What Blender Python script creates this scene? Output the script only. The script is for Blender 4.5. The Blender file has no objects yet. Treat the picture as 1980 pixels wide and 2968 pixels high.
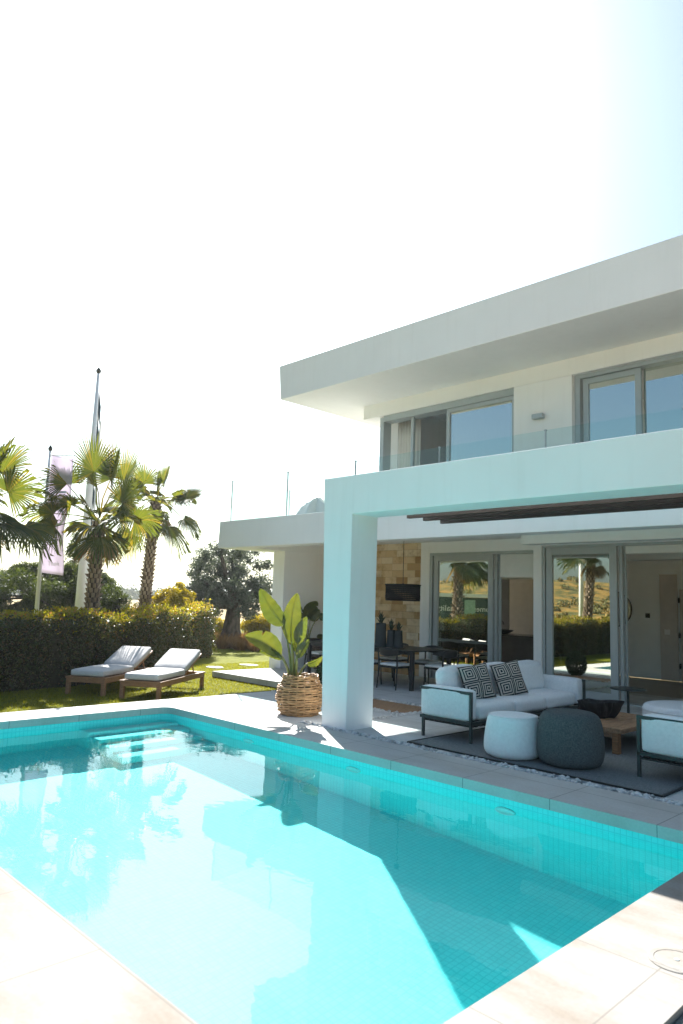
import bpy, math, random
import numpy as np
from mathutils import Vector, Matrix
random.seed(7); rng = np.random.default_rng(11)
PI = math.pi; rad = math.radians
sc = bpy.context.scene
COL = sc.collection
W, H = 1980, 2968

# ------------------------------------------------------------------ camera
F_PX = 2067.71; YAW, PITCH, ROLL = rad(-45.65), rad(7.052), rad(1.8585); CAM_H = 1.6
_f = Vector((math.sin(YAW)*math.cos(PITCH), math.cos(YAW)*math.cos(PITCH), math.sin(PITCH)))
_r = Vector((math.cos(YAW), -math.sin(YAW), 0)); _u = _r.cross(_f)
CR = math.cos(ROLL)*_r + math.sin(ROLL)*_u; CU = -math.sin(ROLL)*_r + math.cos(ROLL)*_u; CF = _f
CPOS = Vector((0, 0, CAM_H))
cd = bpy.data.cameras.new('camera'); cam = bpy.data.objects.new('camera', cd); COL.objects.link(cam)
cd.sensor_fit = 'VERTICAL'; cd.sensor_height = 36; cd.sensor_width = 24; cd.lens = F_PX/H*36; cd.clip_end = 6000; cd.clip_start = .05; cd.dof.use_dof = True; cd.dof.focus_distance = 9.4; cd.dof.aperture_fstop = 2.8
mw = Matrix((CR, CU, -CF)).transposed().to_4x4(); mw.translation = CPOS; cam.matrix_world = mw
sc.camera = cam
def ray(x, y): return CR*((x-W/2)/F_PX) - CU*((y-H/2)/F_PX) + CF
def atz(x, y, z=0.0):
    d = ray(x, y); return CPOS + d*((z-CAM_H)/d.z)
def aty(x, y, Y):
    d = ray(x, y); return CPOS + d*(Y/d.y)
def atx(x, y, X):
    d = ray(x, y); return CPOS + d*(X/d.x)
def atd(x, y, D):
    d = ray(x, y); return CPOS + d*(D/math.hypot(d.x, d.y))

# ------------------------------------------------------------------ object helpers
def tag(o, label=None, cat=None, group=None, kind=None):
    if label: o['label'] = label
    if cat: o['category'] = cat
    if group: o['group'] = group
    if kind: o['kind'] = kind
    return o
def empty(name, loc=(0, 0, 0), rz=0, parent=None):
    o = bpy.data.objects.new(name, None); COL.objects.link(o); o.location = loc; o.rotation_euler = (0, 0, rz)
    o.empty_display_size = .2
    if parent: o.parent = parent
    return o
def copy_tree(o, parent=None):
    c = o.copy(); COL.objects.link(c)
    if parent: c.parent = parent
    for ch in list(o.children): copy_tree(ch, c)
    return c
class MB:
    def __init__(s): s.v = []; s.f = []; s.m = []; s.mi = 0
    def add(s, vs, fs):
        n = len(s.v); s.v += [tuple(v) for v in vs]; s.f += [tuple(i+n for i in f) for f in fs]; s.m += [s.mi]*len(fs); return s
    def box(s, x0, x1, y0, y1, z0, z1, M=None):
        if x0 > x1: x0, x1 = x1, x0
        if y0 > y1: y0, y1 = y1, y0
        if z0 > z1: z0, z1 = z1, z0
        vs = [Vector(p) for p in ((x0,y0,z0),(x1,y0,z0),(x1,y1,z0),(x0,y1,z0),(x0,y0,z1),(x1,y0,z1),(x1,y1,z1),(x0,y1,z1))]
        if M is not None: vs = [M @ v for v in vs]
        return s.add(vs, [(0,3,2,1),(4,5,6,7),(0,1,5,4),(1,2,6,5),(2,3,7,6),(3,0,4,7)])
    def prism(s, pts, d):     # closed planar polygon pts extruded by vector d
        n = len(pts); d = Vector(d); a = [Vector(p) for p in pts]
        return s.add(a+[p+d for p in a], [tuple(range(n))[::-1], tuple(range(n, 2*n))]+[(i, (i+1) % n, n+(i+1) % n, n+i) for i in range(n)])
    def tube(s, pts, r, n=8, caps=True):
        pts = [Vector(p) for p in pts]; k = len(pts)
        rs = r if isinstance(r, (list, tuple)) else [r]*k
        vs = []; fs = []; prev = None
        for i, p in enumerate(pts):
            t = (pts[min(i+1, k-1)]-pts[max(i-1, 0)])
            if t.length < 1e-9: t = Vector((0, 0, 1))
            t.normalize()
            if prev is None: a = t.orthogonal().normalized()
            else:
                a = prev - t*prev.dot(t)
                a = a.normalized() if a.length > 1e-6 else t.orthogonal().normalized()
            prev = a; b = t.cross(a)
            for j in range(n):
                q = 2*PI*j/n; vs.append(p+(a*math.cos(q)+b*math.sin(q))*rs[i])
        for i in range(k-1):
            for j in range(n):
                j2 = (j+1) % n; fs.append((i*n+j, i*n+j2, (i+1)*n+j2, (i+1)*n+j))
        if caps: fs += [tuple(range(n))[::-1], tuple((k-1)*n+j for j in range(n))]
        return s.add(vs, fs)
    def lathe(s, prof, n=32, c=(0, 0, 0), M=None):
        vs = []; fs = []; c = Vector(c); k = len(prof)
        for (r, z) in prof:
            for j in range(n):
                q = 2*PI*j/n; v = Vector((r*math.cos(q), r*math.sin(q), z)); vs.append((M @ v if M is not None else v)+c)
        for i in range(k-1):
            for j in range(n):
                j2 = (j+1) % n; fs.append((i*n+j, i*n+j2, (i+1)*n+j2, (i+1)*n+j))
        fs += [tuple(range(n))[::-1], tuple((k-1)*n+j for j in range(n))]
        return s.add(vs, fs)
    def grid(s, fn, nu, nv, two=False):
        vs = [fn(i/nu, j/nv) for i in range(nu+1) for j in range(nv+1)]
        return s.add(vs, [(i*(nv+1)+j, (i+1)*(nv+1)+j, (i+1)*(nv+1)+j+1, i*(nv+1)+j+1) for i in range(nu) for j in range(nv)])
    def cushion(s, c, size, r=.05, bulge=.03, n=9, M=None, noise=0.0):
        hx, hy, hz = [q/2 for q in size]; c = Vector(c)
        r = min(r, hx*.95, hy*.95, hz*.95)
        ts = [-1+2*i/n for i in range(n+1)]
        ts = [math.copysign(abs(t)**.75, t) for t in ts]
        for ax in range(3):
            for sg in (-1, 1):
                def fn(u, v):
                    a = ts[round(u*n)]; b = ts[round(v*n)]
                    p = [0, 0, 0]; p[ax] = sg; p[(ax+1) % 3] = a; p[(ax+2) % 3] = b
                    q = Vector((p[0]*hx, p[1]*hy, p[2]*hz))
                    inner = Vector((max(-hx+r, min(hx-r, q.x)), max(-hy+r, min(hy-r, q.y)), max(-hz+r, min(hz-r, q.z))))
                    d = q-inner
                    if d.length > 1e-9: q = inner + d.normalized()*r
                    bl = bulge*(1-a*a)*(1-b*b); q[ax] += sg*bl
                    if noise: q += Vector((math.sin(9*q.y+5*q.z+c.x*7), math.sin(8*q.x+6*q.z+c.y*5), math.sin(7*q.x+9*q.y+c.x*3)))*noise
                    q = q + c
                    return M @ q if M is not None else q
                k = len(s.f); s.grid(fn, n, n)
                if sg < 0: s.f[k:] = [f[::-1] for f in s.f[k:]]
        return s
    def build(s, name, mats, parent=None, smooth=False, bevel=0, weld=False):
        me = bpy.data.meshes.new(name); me.from_pydata(s.v, [], s.f)
        for m in (mats if isinstance(mats, (list, tuple)) else [mats]): me.materials.append(m)
        if any(s.m): me.polygons.foreach_set('material_index', s.m)
        if smooth: me.polygons.foreach_set('use_smooth', [True]*len(me.polygons))
        me.update()
        o = bpy.data.objects.new(name, me); COL.objects.link(o)
        if parent: o.parent = parent
        if weld: o.modifiers.new('weld', 'WELD').merge_threshold = 1e-4
        if bevel:
            b = o.modifiers.new('bevel', 'BEVEL'); b.width = bevel; b.segments = 2; b.limit_method = 'ANGLE'; b.harden_normals = False
        return o
def np_mesh(name, V, Q, mats, parent=None, mi=None, smooth=False):
    # V (N,3), Q (M,k) faces with k corners
    me = bpy.data.meshes.new(name); k = Q.shape[1]
    me.vertices.add(len(V)); me.vertices.foreach_set('co', np.ascontiguousarray(V, dtype=np.float32).ravel())
    me.loops.add(Q.size); me.loops.foreach_set('vertex_index', np.ascontiguousarray(Q, dtype=np.int32).ravel())
    me.polygons.add(len(Q)); me.polygons.foreach_set('loop_start', np.arange(0, Q.size, k, dtype=np.int32)); me.polygons.foreach_set('loop_total', np.full(len(Q), k, dtype=np.int32))
    for m in (mats if isinstance(mats, (list, tuple)) else [mats]): me.materials.append(m)
    if mi is not None: me.polygons.foreach_set('material_index', np.ascontiguousarray(mi, dtype=np.int32))
    if smooth: me.polygons.foreach_set('use_smooth', np.ones(len(Q), dtype=bool))
    me.update(calc_edges=True)
    o = bpy.data.objects.new(name, me); COL.objects.link(o)
    if parent: o.parent = parent
    return o
def leaf_quads(C, size, aspect=.5, up=0.0, axis=None):
    # pointed leaf quads at centres C with random (or given) long axes
    n = len(C); a = rng.normal(size=(n, 3)) if axis is None else axis + rng.normal(size=(n, 3))*.35
    a[:, 2] += up; a /= np.linalg.norm(a, axis=1)[:, None]
    b = rng.normal(size=(n, 3)); b -= (b*a).sum(1)[:, None]*a; b /= np.linalg.norm(b, axis=1)[:, None]
    nn = np.cross(a, b)
    L = (size*(.6+.8*rng.random(n)))[:, None]; Wd = L*aspect
    V = np.stack([C-a*L*.5, C+b*Wd*.5-a*L*.05+nn*L*.06, C+a*L*.5, C-b*Wd*.5-a*L*.05+nn*L*.06], 1).reshape(-1, 3)
    Q = np.arange(4*n).reshape(n, 4)
    return V, Q
def leaves(name, C, size, mat, parent=None, aspect=.5, up=0.0, axis=None):
    V, Q = leaf_quads(np.asarray(C, float), size, aspect, up, axis)
    return np_mesh(name, V, Q, mat, parent)

# ------------------------------------------------------------------ materials
def mat(name): 
    m = bpy.data.materials.new(name); m.use_nodes = True; nt = m.node_tree; nt.nodes.clear()
    out = nt.nodes.new('ShaderNodeOutputMaterial'); return m, nt, out
def N(nt, typ, **kw):
    n = nt.nodes.new(typ)
    for k, v in kw.items():
        if k.startswith('i_'): n.inputs[k[2:].replace('_', ' ')].default_value = v
        else: setattr(n, k, v)
    return n
def L(nt, a, b): nt.links.new(a, b)
def ramp(nt, fac, stops):
    r = nt.nodes.new('ShaderNodeValToRGB'); el = r.color_ramp.elements
    while len(el) > 1: el.remove(el[-1])
    for i, (p, c) in enumerate(stops):
        e = el[0] if i == 0 else el.new(p)
        e.position = p; e.color = (*c, 1) if len(c) == 3 else c
    L(nt, fac, r.inputs[0]); return r.outputs[0]
def coord(nt, scale=(1, 1, 1), gen='Object', loc=(0, 0, 0), rot=(0, 0, 0)):
    t = N(nt, 'ShaderNodeTexCoord'); m = N(nt, 'ShaderNodeMapping'); L(nt, t.outputs[gen], m.inputs[0])
    m.inputs['Scale'].default_value = scale; m.inputs['Location'].default_value = loc; m.inputs['Rotation'].default_value = rot
    return m.outputs[0]
def noise(nt, vec, scale, detail=4, rough=.55, out='Fac'):
    n = N(nt, 'ShaderNodeTexNoise'); n.inputs['Scale'].default_value = scale; n.inputs['Detail'].default_value = detail; n.inputs['Roughness'].default_value = rough
    if vec is not None: L(nt, vec, n.inputs['Vector'])
    return n.outputs[out]
def bump(nt, h, strength=.2, dist=.01):
    b = N(nt, 'ShaderNodeBump'); b.inputs['Strength'].default_value = strength; b.inputs['Distance'].default_value = dist
    L(nt, h, b.inputs['Height']); return b.outputs[0]
def principled(nt, out, col=None, rough=.6, spec=.4, metal=0, **kw):
    p = N(nt, 'ShaderNodeBsdfPrincipled'); p.inputs['Roughness'].default_value = rough; p.inputs['Metallic'].default_value = metal
    p.inputs['Specular IOR Level'].default_value = spec
    if col is not None:
        if isinstance(col, tuple): p.inputs['Base Color'].default_value = (*col, 1)
        else: L(nt, col, p.inputs['Base Color'])
    L(nt, p.outputs[0], out.inputs[0]); return p
def mixc(nt, f, a, b, mode='MIX'):
    m = N(nt, 'ShaderNodeMix', data_type='RGBA', blend_type=mode)
    for s, v in ((0, f), (6, a), (7, b)):
        if isinstance(v, (int, float)): m.inputs[s].default_value = v
        elif isinstance(v, tuple): m.inputs[s].default_value = (*v, 1)
        else: L(nt, v, m.inputs[s])
    return m.outputs[2]
def mth(nt, op, a, b=None):
    m = N(nt, 'ShaderNodeMath', operation=op)
    for i, v in enumerate((a, b)):
        if v is None: continue
        if isinstance(v, (int, float)): m.inputs[i].default_value = v
        else: L(nt, v, m.inputs[i])
    return m.outputs[0]
def simple(name, col, rough=.6, spec=.4, metal=0, var=.12, scale=6, bmp=0, bscale=60, stretch=(1, 1, 1)):
    m, nt, out = mat(name); v = coord(nt, stretch)
    n = noise(nt, v, scale, 5)
    c = ramp(nt, n, [(.3, tuple(x*(1-var) for x in col)), (.7, tuple(min(1, x*(1+var)) for x in col))])
    p = principled(nt, out, c, rough, spec, metal)
    if bmp: L(nt, bump(nt, noise(nt, v, bscale, 3), bmp, .004), p.inputs['Normal'])
    return m
def grout(nt, v, period, width, axes='xy'):
    # 1 on joints of a square grid, 0 on tiles
    s = N(nt, 'ShaderNodeSeparateXYZ'); L(nt, v, s.inputs[0]); res = None
    for a in axes:
        k = 'xyz'.index(a)
        f = mth(nt, 'PINGPONG', s.outputs[k], period/2)
        g = mth(nt, 'LESS_THAN', f, width/2)
        res = g if res is None else mth(nt, 'MAXIMUM', res, g)
    return res

M = {}
def m_plaster():
    m, nt, out = mat('white_plaster'); v = coord(nt)
    c = ramp(nt, noise(nt, v, .9, 6, .6), [(.3, (.84, .845, .84)), (.7, (.89, .895, .89))])
    st = noise(nt, coord(nt, (5, 5, .35)), 2.0, 5, .6)
    c = mixc(nt, mth(nt, 'MULTIPLY', ramp(nt, st, [(.52, (0, 0, 0)), (.72, (1, 1, 1))]), .22), c, (.72, .72, .70))
    p = principled(nt, out, c, .8, .2)
    h = mth(nt, 'ADD', noise(nt, v, 160, 3), mth(nt, 'MULTIPLY', noise(nt, v, 7, 4), .8)); L(nt, bump(nt, h, .22, .004), p.inputs['Normal']); return m
M['plaster'] = m_plaster()
M['plaster_in'] = simple('interior_paint', (.80, .85, .85), .8, .2, var=.03, scale=1.5)
M['wood_in'] = simple('interior_floor', (.20, .17, .14), .35, .4, var=.15, scale=5, stretch=(1, 8, 1))
M['alu'] = simple('grey_aluminium', (.41, .46, .475), .42, .5, .25, var=.04, scale=3)
M['dark_metal'] = simple('dark_green_metal', (.040, .056, .056), .45, .45, .2, var=.1)
M['black'] = simple('charcoal_paint', (.022, .026, .027), .5, .4, var=.15)
M['fabric'] = simple('pale_fabric', (.83, .85, .85), .92, .15, var=.05, scale=30, bmp=.25, bscale=420)
M['fabric_warm'] = simple('lounger_fabric', (.56, .55, .55), .92, .15, var=.05, scale=20, bmp=.25, bscale=350)
M['grey_knit'] = simple('charcoal_knit', (.092, .108, .112), .95, .1, var=.3, scale=70, bmp=.6, bscale=180)
M['teak'] = simple('teak_wood', (.30, .155, .075), .55, .35, var=.3, scale=5, stretch=(2, 14, 14), bmp=.15)
M['teak_pale'] = simple('weathered_teak', (.34, .20, .115), .6, .3, var=.28, scale=5, stretch=(12, 2, 12), bmp=.2)
M['slat'] = simple('brown_slat', (.022, .014, .011), .5, .4, var=.2, scale=5, stretch=(1, 12, 12))
M['black_wood'] = simple('charred_wood', (.012, .012, .013), .6, .35, var=.5, scale=9, bmp=.9, bscale=14)
M['vase'] = simple('slate_ceramic', (.035, .045, .050), .6, .3, var=.15)
M['white_paint'] = simple('white_paint', (.78, .78, .77), .4, .4, var=.03)
M['curtain'] = simple('white_curtain', (.78, .77, .74), .9, .1, var=.05, scale=8, stretch=(6, 6, .4))
M['blind'] = simple('roller_blind', (.74, .75, .73), .8, .2, var=.03)
M['cabinet'] = simple('kitchen_cabinet', (.56, .53, .49), .45, .4, var=.04)
M['island'] = simple('dark_worktop', (.10, .105, .11), .35, .45, var=.1)
M['gold'] = simple('mirror_rim', (.05, .045, .035), .4, .5, .6)
M['earth'] = simple('potting_soil', (.05, .035, .025), .95, .1, var=.4, scale=30, bmp=.8)
M['screed'] = simple('grey_gravel_floor', (.24, .24, .21), .95, .1, var=.35, scale=120, bmp=.8, bscale=160)

def wrinkle(m_, sc_=3.2, dist=.035, k=.5):
    nt = m_.node_tree; p = next(n for n in nt.nodes if n.type == 'BSDF_PRINCIPLED'); old = p.inputs['Normal'].links[0].from_node
    b = N(nt, 'ShaderNodeBump'); b.inputs['Strength'].default_value = k; b.inputs['Distance'].default_value = dist
    n1 = noise(nt, coord(nt, (1, 1, 1)), sc_, 4, .55); L(nt, n1, b.inputs['Height']); L(nt, b.outputs[0], old.inputs['Normal'])
wrinkle(M['fabric'], 4.0, .03, .45); wrinkle(M['fabric_warm'], 5.0, .03, .5); wrinkle(M['grey_knit'], 5.0, .02, .3)
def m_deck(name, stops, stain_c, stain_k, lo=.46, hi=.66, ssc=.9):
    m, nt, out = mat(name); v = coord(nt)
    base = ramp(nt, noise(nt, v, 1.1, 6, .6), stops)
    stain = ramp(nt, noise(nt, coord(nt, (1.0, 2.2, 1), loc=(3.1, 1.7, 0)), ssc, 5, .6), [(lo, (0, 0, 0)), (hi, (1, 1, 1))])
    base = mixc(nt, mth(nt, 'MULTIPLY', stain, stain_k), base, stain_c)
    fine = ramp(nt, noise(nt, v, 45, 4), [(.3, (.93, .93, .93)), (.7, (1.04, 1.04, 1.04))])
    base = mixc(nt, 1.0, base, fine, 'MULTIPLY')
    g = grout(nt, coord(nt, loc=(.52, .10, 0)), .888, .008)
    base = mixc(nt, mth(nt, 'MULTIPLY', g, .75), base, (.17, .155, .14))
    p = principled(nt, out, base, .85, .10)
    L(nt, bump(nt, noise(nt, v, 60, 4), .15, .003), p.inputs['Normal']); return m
M['deck'] = m_deck('limestone_paving', [(.25, (.48, .465, .44)), (.5, (.525, .515, .495)), (.75, (.55, .545, .53))], (.40, .37, .33), .5)
M['deck_lit'] = m_deck('sunlit_paving', [(.25, (.262, .248, .226)), (.5, (.282, .270, .251)), (.75, (.298, .289, .274))], (.20, .158, .118), .8, .44, .70, 1.1)  # limestone copy darkened for sunlit slabs so they don't clip white; tan stains besides
M['terrace'] = m_deck('concrete_paving', [(.25, (.50, .505, .505)), (.5, (.56, .565, .565)), (.75, (.60, .605, .60))], (.36, .35, .33), .5)
def m_tile(sc_=.048):
    m, nt, out = mat('pool_mosaic'); v = coord(nt)
    c = ramp(nt, noise(nt, v, 14, 2, .6), [(.3, (.13, .84, .85)), (.7, (.165, .90, .905))])
    g = grout(nt, v, sc_, .006, 'xyz')
    # the grid of the axis along the face normal would cover the whole face: mask it by normal
    geo = N(nt, 'ShaderNodeNewGeometry'); an = N(nt, 'ShaderNodeVectorMath', operation='ABSOLUTE'); L(nt, geo.outputs['Normal'], an.inputs[0])
    sx = N(nt, 'ShaderNodeSeparateXYZ'); L(nt, an.outputs[0], sx.inputs[0]); sp = N(nt, 'ShaderNodeSeparateXYZ'); L(nt, v, sp.inputs[0]); res = None
    for k in range(3):
        f = mth(nt, 'LESS_THAN', mth(nt, 'PINGPONG', sp.outputs[k], sc_/2), .0035)
        f = mth(nt, 'MULTIPLY', f, mth(nt, 'LESS_THAN', sx.outputs[k], .5)); res = f if res is None else mth(nt, 'MAXIMUM', res, f)
    c = mixc(nt, mth(nt, 'MULTIPLY', res, .6), c, (.08, .68, .69))
    principled(nt, out, c, .5, .3); return m
M['tile'] = m_tile()
def schlick(nt, r0, normal=None):
    geo = N(nt, 'ShaderNodeNewGeometry'); d = N(nt, 'ShaderNodeVectorMath', operation='DOT_PRODUCT')
    L(nt, normal if normal is not None else geo.outputs['Normal'], d.inputs[0]); L(nt, geo.outputs['Incoming'], d.inputs[1])
    q = mth(nt, 'POWER', mth(nt, 'MAXIMUM', mth(nt, 'SUBTRACT', 1.0, mth(nt, 'ABSOLUTE', d.outputs['Value'])), 0.0), 5.0)
    return mth(nt, 'ADD', mth(nt, 'MULTIPLY', q, 1-r0), r0)
def m_water():
    m, nt, out = mat('pool_water'); v = coord(nt)
    n1 = noise(nt, coord(nt, (1, 1.6, 1)), 2.2, 3, .5); n2 = noise(nt, v, 9, 2)
    h = mth(nt, 'ADD', n1, mth(nt, 'MULTIPLY', n2, .12))
    b = bump(nt, h, .035, .05)
    g = N(nt, 'ShaderNodeBsdfGlass'); g.inputs['IOR'].default_value = 1.333; g.inputs['Roughness'].default_value = 0.0; g.inputs['Color'].default_value = (.90, 1, 1, 1); L(nt, b, g.inputs['Normal'])
    L(nt, g.outputs[0], out.inputs[0]); return m
M['water'] = m_water()
def m_glass(name, tint, boost, base):
    m, nt, out = mat(name)
    gl = N(nt, 'ShaderNodeBsdfGlossy'); gl.inputs['Roughness'].default_value = 0.0; gl.inputs[0].default_value = (1, 1, .88, 1)
    tr = N(nt, 'ShaderNodeBsdfTransparent'); tr.inputs[0].default_value = (*tint, 1)
    f = mth(nt, 'MINIMUM', mth(nt, 'ADD', mth(nt, 'MULTIPLY', schlick(nt, .04), boost), base), 1.0)
    mx = N(nt, 'ShaderNodeMixShader'); L(nt, f, mx.inputs[0]); L(nt, tr.outputs[0], mx.inputs[1]); L(nt, gl.outputs[0], mx.inputs[2])
    L(nt, mx.outputs[0], out.inputs[0]); return m
M['pane'] = m_glass('window_glass', (.42, .50, .50), 1.4, .46)
M['pane_upper'] = m_glass('upper_window_glass', (.42, .50, .50), 1.2, .62)
M['rail_glass'] = m_glass('balustrade_glass', (.90, .965, .96), .9, .0)
def m_mirror():
    m, nt, out = mat('mirror_silver'); principled(nt, out, (.8, .8, .8), .02, .5, 1); return m
M['mirror'] = m_mirror()
def m_leaf(name, c0, c1, trans=.45, tcol=None, rough=.45, hue=None):
    m, nt, out = mat(name); geo = N(nt, 'ShaderNodeNewGeometry')
    stops = [(0, c0), (1, c1)] if hue is None else [(0, c0), (.75, c1), (.9, hue), (1, hue)]
    c = ramp(nt, geo.outputs['Random Per Island'], stops)
    d = N(nt, 'ShaderNodeBsdfPrincipled'); L(nt, c, d.inputs['Base Color']); d.inputs['Roughness'].default_value = rough; d.inputs['Specular IOR Level'].default_value = .3
    t = N(nt, 'ShaderNodeBsdfTranslucent')
    tc = mixc(nt, 1.0, c, tcol or (1.6, 1.5, .6), 'MULTIPLY'); L(nt, tc, t.inputs[0])
    mx = N(nt, 'ShaderNodeMixShader'); mx.inputs[0].default_value = trans; L(nt, d.outputs[0], mx.inputs[1]); L(nt, t.outputs[0], mx.inputs[2])
    L(nt, mx.outputs[0], out.inputs[0]); return m
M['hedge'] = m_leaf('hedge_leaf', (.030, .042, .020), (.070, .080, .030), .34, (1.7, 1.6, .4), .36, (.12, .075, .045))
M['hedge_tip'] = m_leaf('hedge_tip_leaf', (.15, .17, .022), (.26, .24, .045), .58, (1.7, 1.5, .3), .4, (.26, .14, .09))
M['hedge_core'] = simple('hedge_twigs', (.045, .04, .022), .9, .1, var=.4, scale=12, bmp=.8)
M['palm'] = m_leaf('palm_frond', (.040, .066, .030), (.070, .092, .034), .48, (2.2, 1.8, .3), .4, (.12, .11, .04))
M['palm_dry'] = m_leaf('dry_palm_frond', (.20, .15, .06), (.26, .18, .08), .4, (1.3, 1.1, .5), .6)
M['olive'] = m_leaf('olive_leaf', (.055, .075, .055), (.11, .13, .105), .28, (1.2, 1.2, .8), .5)
M['pine'] = m_leaf('pine_needles', (.035, .055, .020), (.085, .105, .035), .35, (1.4, 1.4, .5), .6)
M['yellow_leaf'] = m_leaf('yellow_leaf', (.20, .19, .025), (.34, .28, .03), .5, (1.4, 1.2, .3), .5)
M['strel'] = None
M['succulent'] = m_leaf('succulent_leaf', (.030, .050, .040), (.06, .085, .06), .15, None, .4, (.09, .05, .035))
M['grass'] = m_leaf('lawn_blade', (.12, .14, .008), (.20, .205, .012), .48, (1.7, 1.5, .2), .5)
M['dry_grass'] = m_leaf('dry_grass', (.17, .10, .04), (.30, .19, .08), .4, (1.2, 1.0, .6), .7)
M['scrub'] = m_leaf('hill_scrub', (.06, .075, .025), (.14, .13, .04), .2, None, .7, (.30, .20, .06))
M['box_ball'] = m_leaf('boxwood_leaf', (.02, .045, .018), (.04, .07, .025), .25, None, .4)
M['dark_leaf'] = m_leaf('far_tree_leaf', (.05, .075, .045), (.08, .10, .06), .2, None, .7)
def m_strel():
    m, nt, out = mat('banana_leaf'); v = coord(nt)
    uv = N(nt, 'ShaderNodeAttribute', attribute_name='vein'); s = N(nt, 'ShaderNodeSeparateXYZ'); L(nt, uv.outputs['Vector'], s.inputs[0])
    w = N(nt, 'ShaderNodeTexWave', wave_type='BANDS', bands_direction='X'); w.inputs['Scale'].default_value = 9; w.inputs['Distortion'].default_value = 1.2
    L(nt, uv.outputs['Vector'], w.inputs['Vector'])
    c = ramp(nt, w.outputs['Fac'], [(0, (.038, .056, .030)), (1, (.054, .074, .037))])
    c = mixc(nt, ramp(nt, noise(nt, v, 5, 3), [(.45, (0, 0, 0)), (.75, (1, 1, 1))]), c, (.075, .085, .032))
    d = N(nt, 'ShaderNodeBsdfPrincipled'); L(nt, c, d.inputs['Base Color']); d.inputs['Roughness'].default_value = .38; d.inputs['Specular IOR Level'].default_value = .45
    L(nt, bump(nt, w.outputs['Fac'], .25, .003), d.inputs['Normal'])
    t = N(nt, 'ShaderNodeBsdfTranslucent'); L(nt, mixc(nt, 1.0, c, (3.2, 2.75, .12), 'MULTIPLY'), t.inputs[0])
    mx = N(nt, 'ShaderNodeMixShader'); mx.inputs[0].default_value = .34; L(nt, d.outputs[0], mx.inputs[1]); L(nt, t.outputs[0], mx.inputs[2])
    L(nt, mx.outputs[0], out.inputs[0]); return m
M['strel'] = m_strel()
M['stalk'] = simple('plant_stalk', (.16, .17, .05), .5, .4, var=.35, scale=8, stretch=(3, 3, 1))
M['palm_boot'] = m_leaf('palm_leaf_base', (.20, .145, .10), (.42, .33, .25), 0.0, None, .9)
M['bark_palm'] = simple('palm_bark', (.09, .065, .048), .95, .1, var=.4, scale=16, bmp=.9, bscale=40)
M['bark'] = simple('olive_bark', (.10, .085, .07), .95, .1, var=.5, scale=7, bmp=1, bscale=16, stretch=(1, 1, .3))
M['wicker'] = simple('wicker_cane', (.37, .215, .098), .5, .35, var=.35, scale=16, bmp=.3)
M['wicker_dark'] = simple('dark_wicker', (.085, .060, .045), .6, .3, var=.4, scale=18, bmp=.3)
M['pebble'] = m_leaf('white_pebble', (.55, .55, .53), (.72, .71, .69), 0.0, None, .7, (.42, .41, .40))
M['lamp_mesh'] = simple('black_lamp_mesh', (.016, .015, .015), .8, .2, var=.3, scale=50)
def m_lawn():
    m, nt, out = mat('lawn'); v = coord(nt)
    c = ramp(nt, noise(nt, v, 3, 6, .6), [(.3, (.115, .13, .010)), (.7, (.185, .19, .014))])
    c = mixc(nt, 1.0, c, ramp(nt, noise(nt, v, 140, 3), [(.3, (.7, .7, .7)), (.7, (1.2, 1.2, 1.2))]), 'MULTIPLY')
    p = principled(nt, out, c, .9, .1); L(nt, bump(nt, noise(nt, v, 160, 3), .9, .02), p.inputs['Normal']); return m
M['lawn'] = m_lawn()
def m_field():
    m, nt, out = mat('dry_field'); v = coord(nt)
    c = ramp(nt, noise(nt, v, .05, 8, .65), [(.35, (.15, .13, .05)), (.5, (.30, .22, .10)), (.65, (.36, .27, .14))])
    c = mixc(nt, 1.0, c, ramp(nt, noise(nt, v, 1.5, 5), [(.3, (.7, .7, .7)), (.7, (1.2, 1.2, 1.2))]), 'MULTIPLY')
    principled(nt, out, c, .95, .1); return m
M['field'] = m_field()
M['hill'] = simple('far_hill', (.20, .19, .11), .95, .1, var=.5, scale=.05)
M['hill_wood'] = simple('far_wood_hill', (.085, .105, .075), .95, .1, var=.4, scale=.08)
def m_orange_hill():
    m, nt, out = mat('scrub_hillside'); v = coord(nt)
    c = ramp(nt, noise(nt, v, .32, 8, .72), [(.36, (.045, .055, .022)), (.48, (.11, .10, .03)), (.54, (.27, .15, .035)), (.68, (.17, .15, .045))])
    principled(nt, out, c, .95, .1); return m
M['hillside'] = m_orange_hill()
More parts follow.
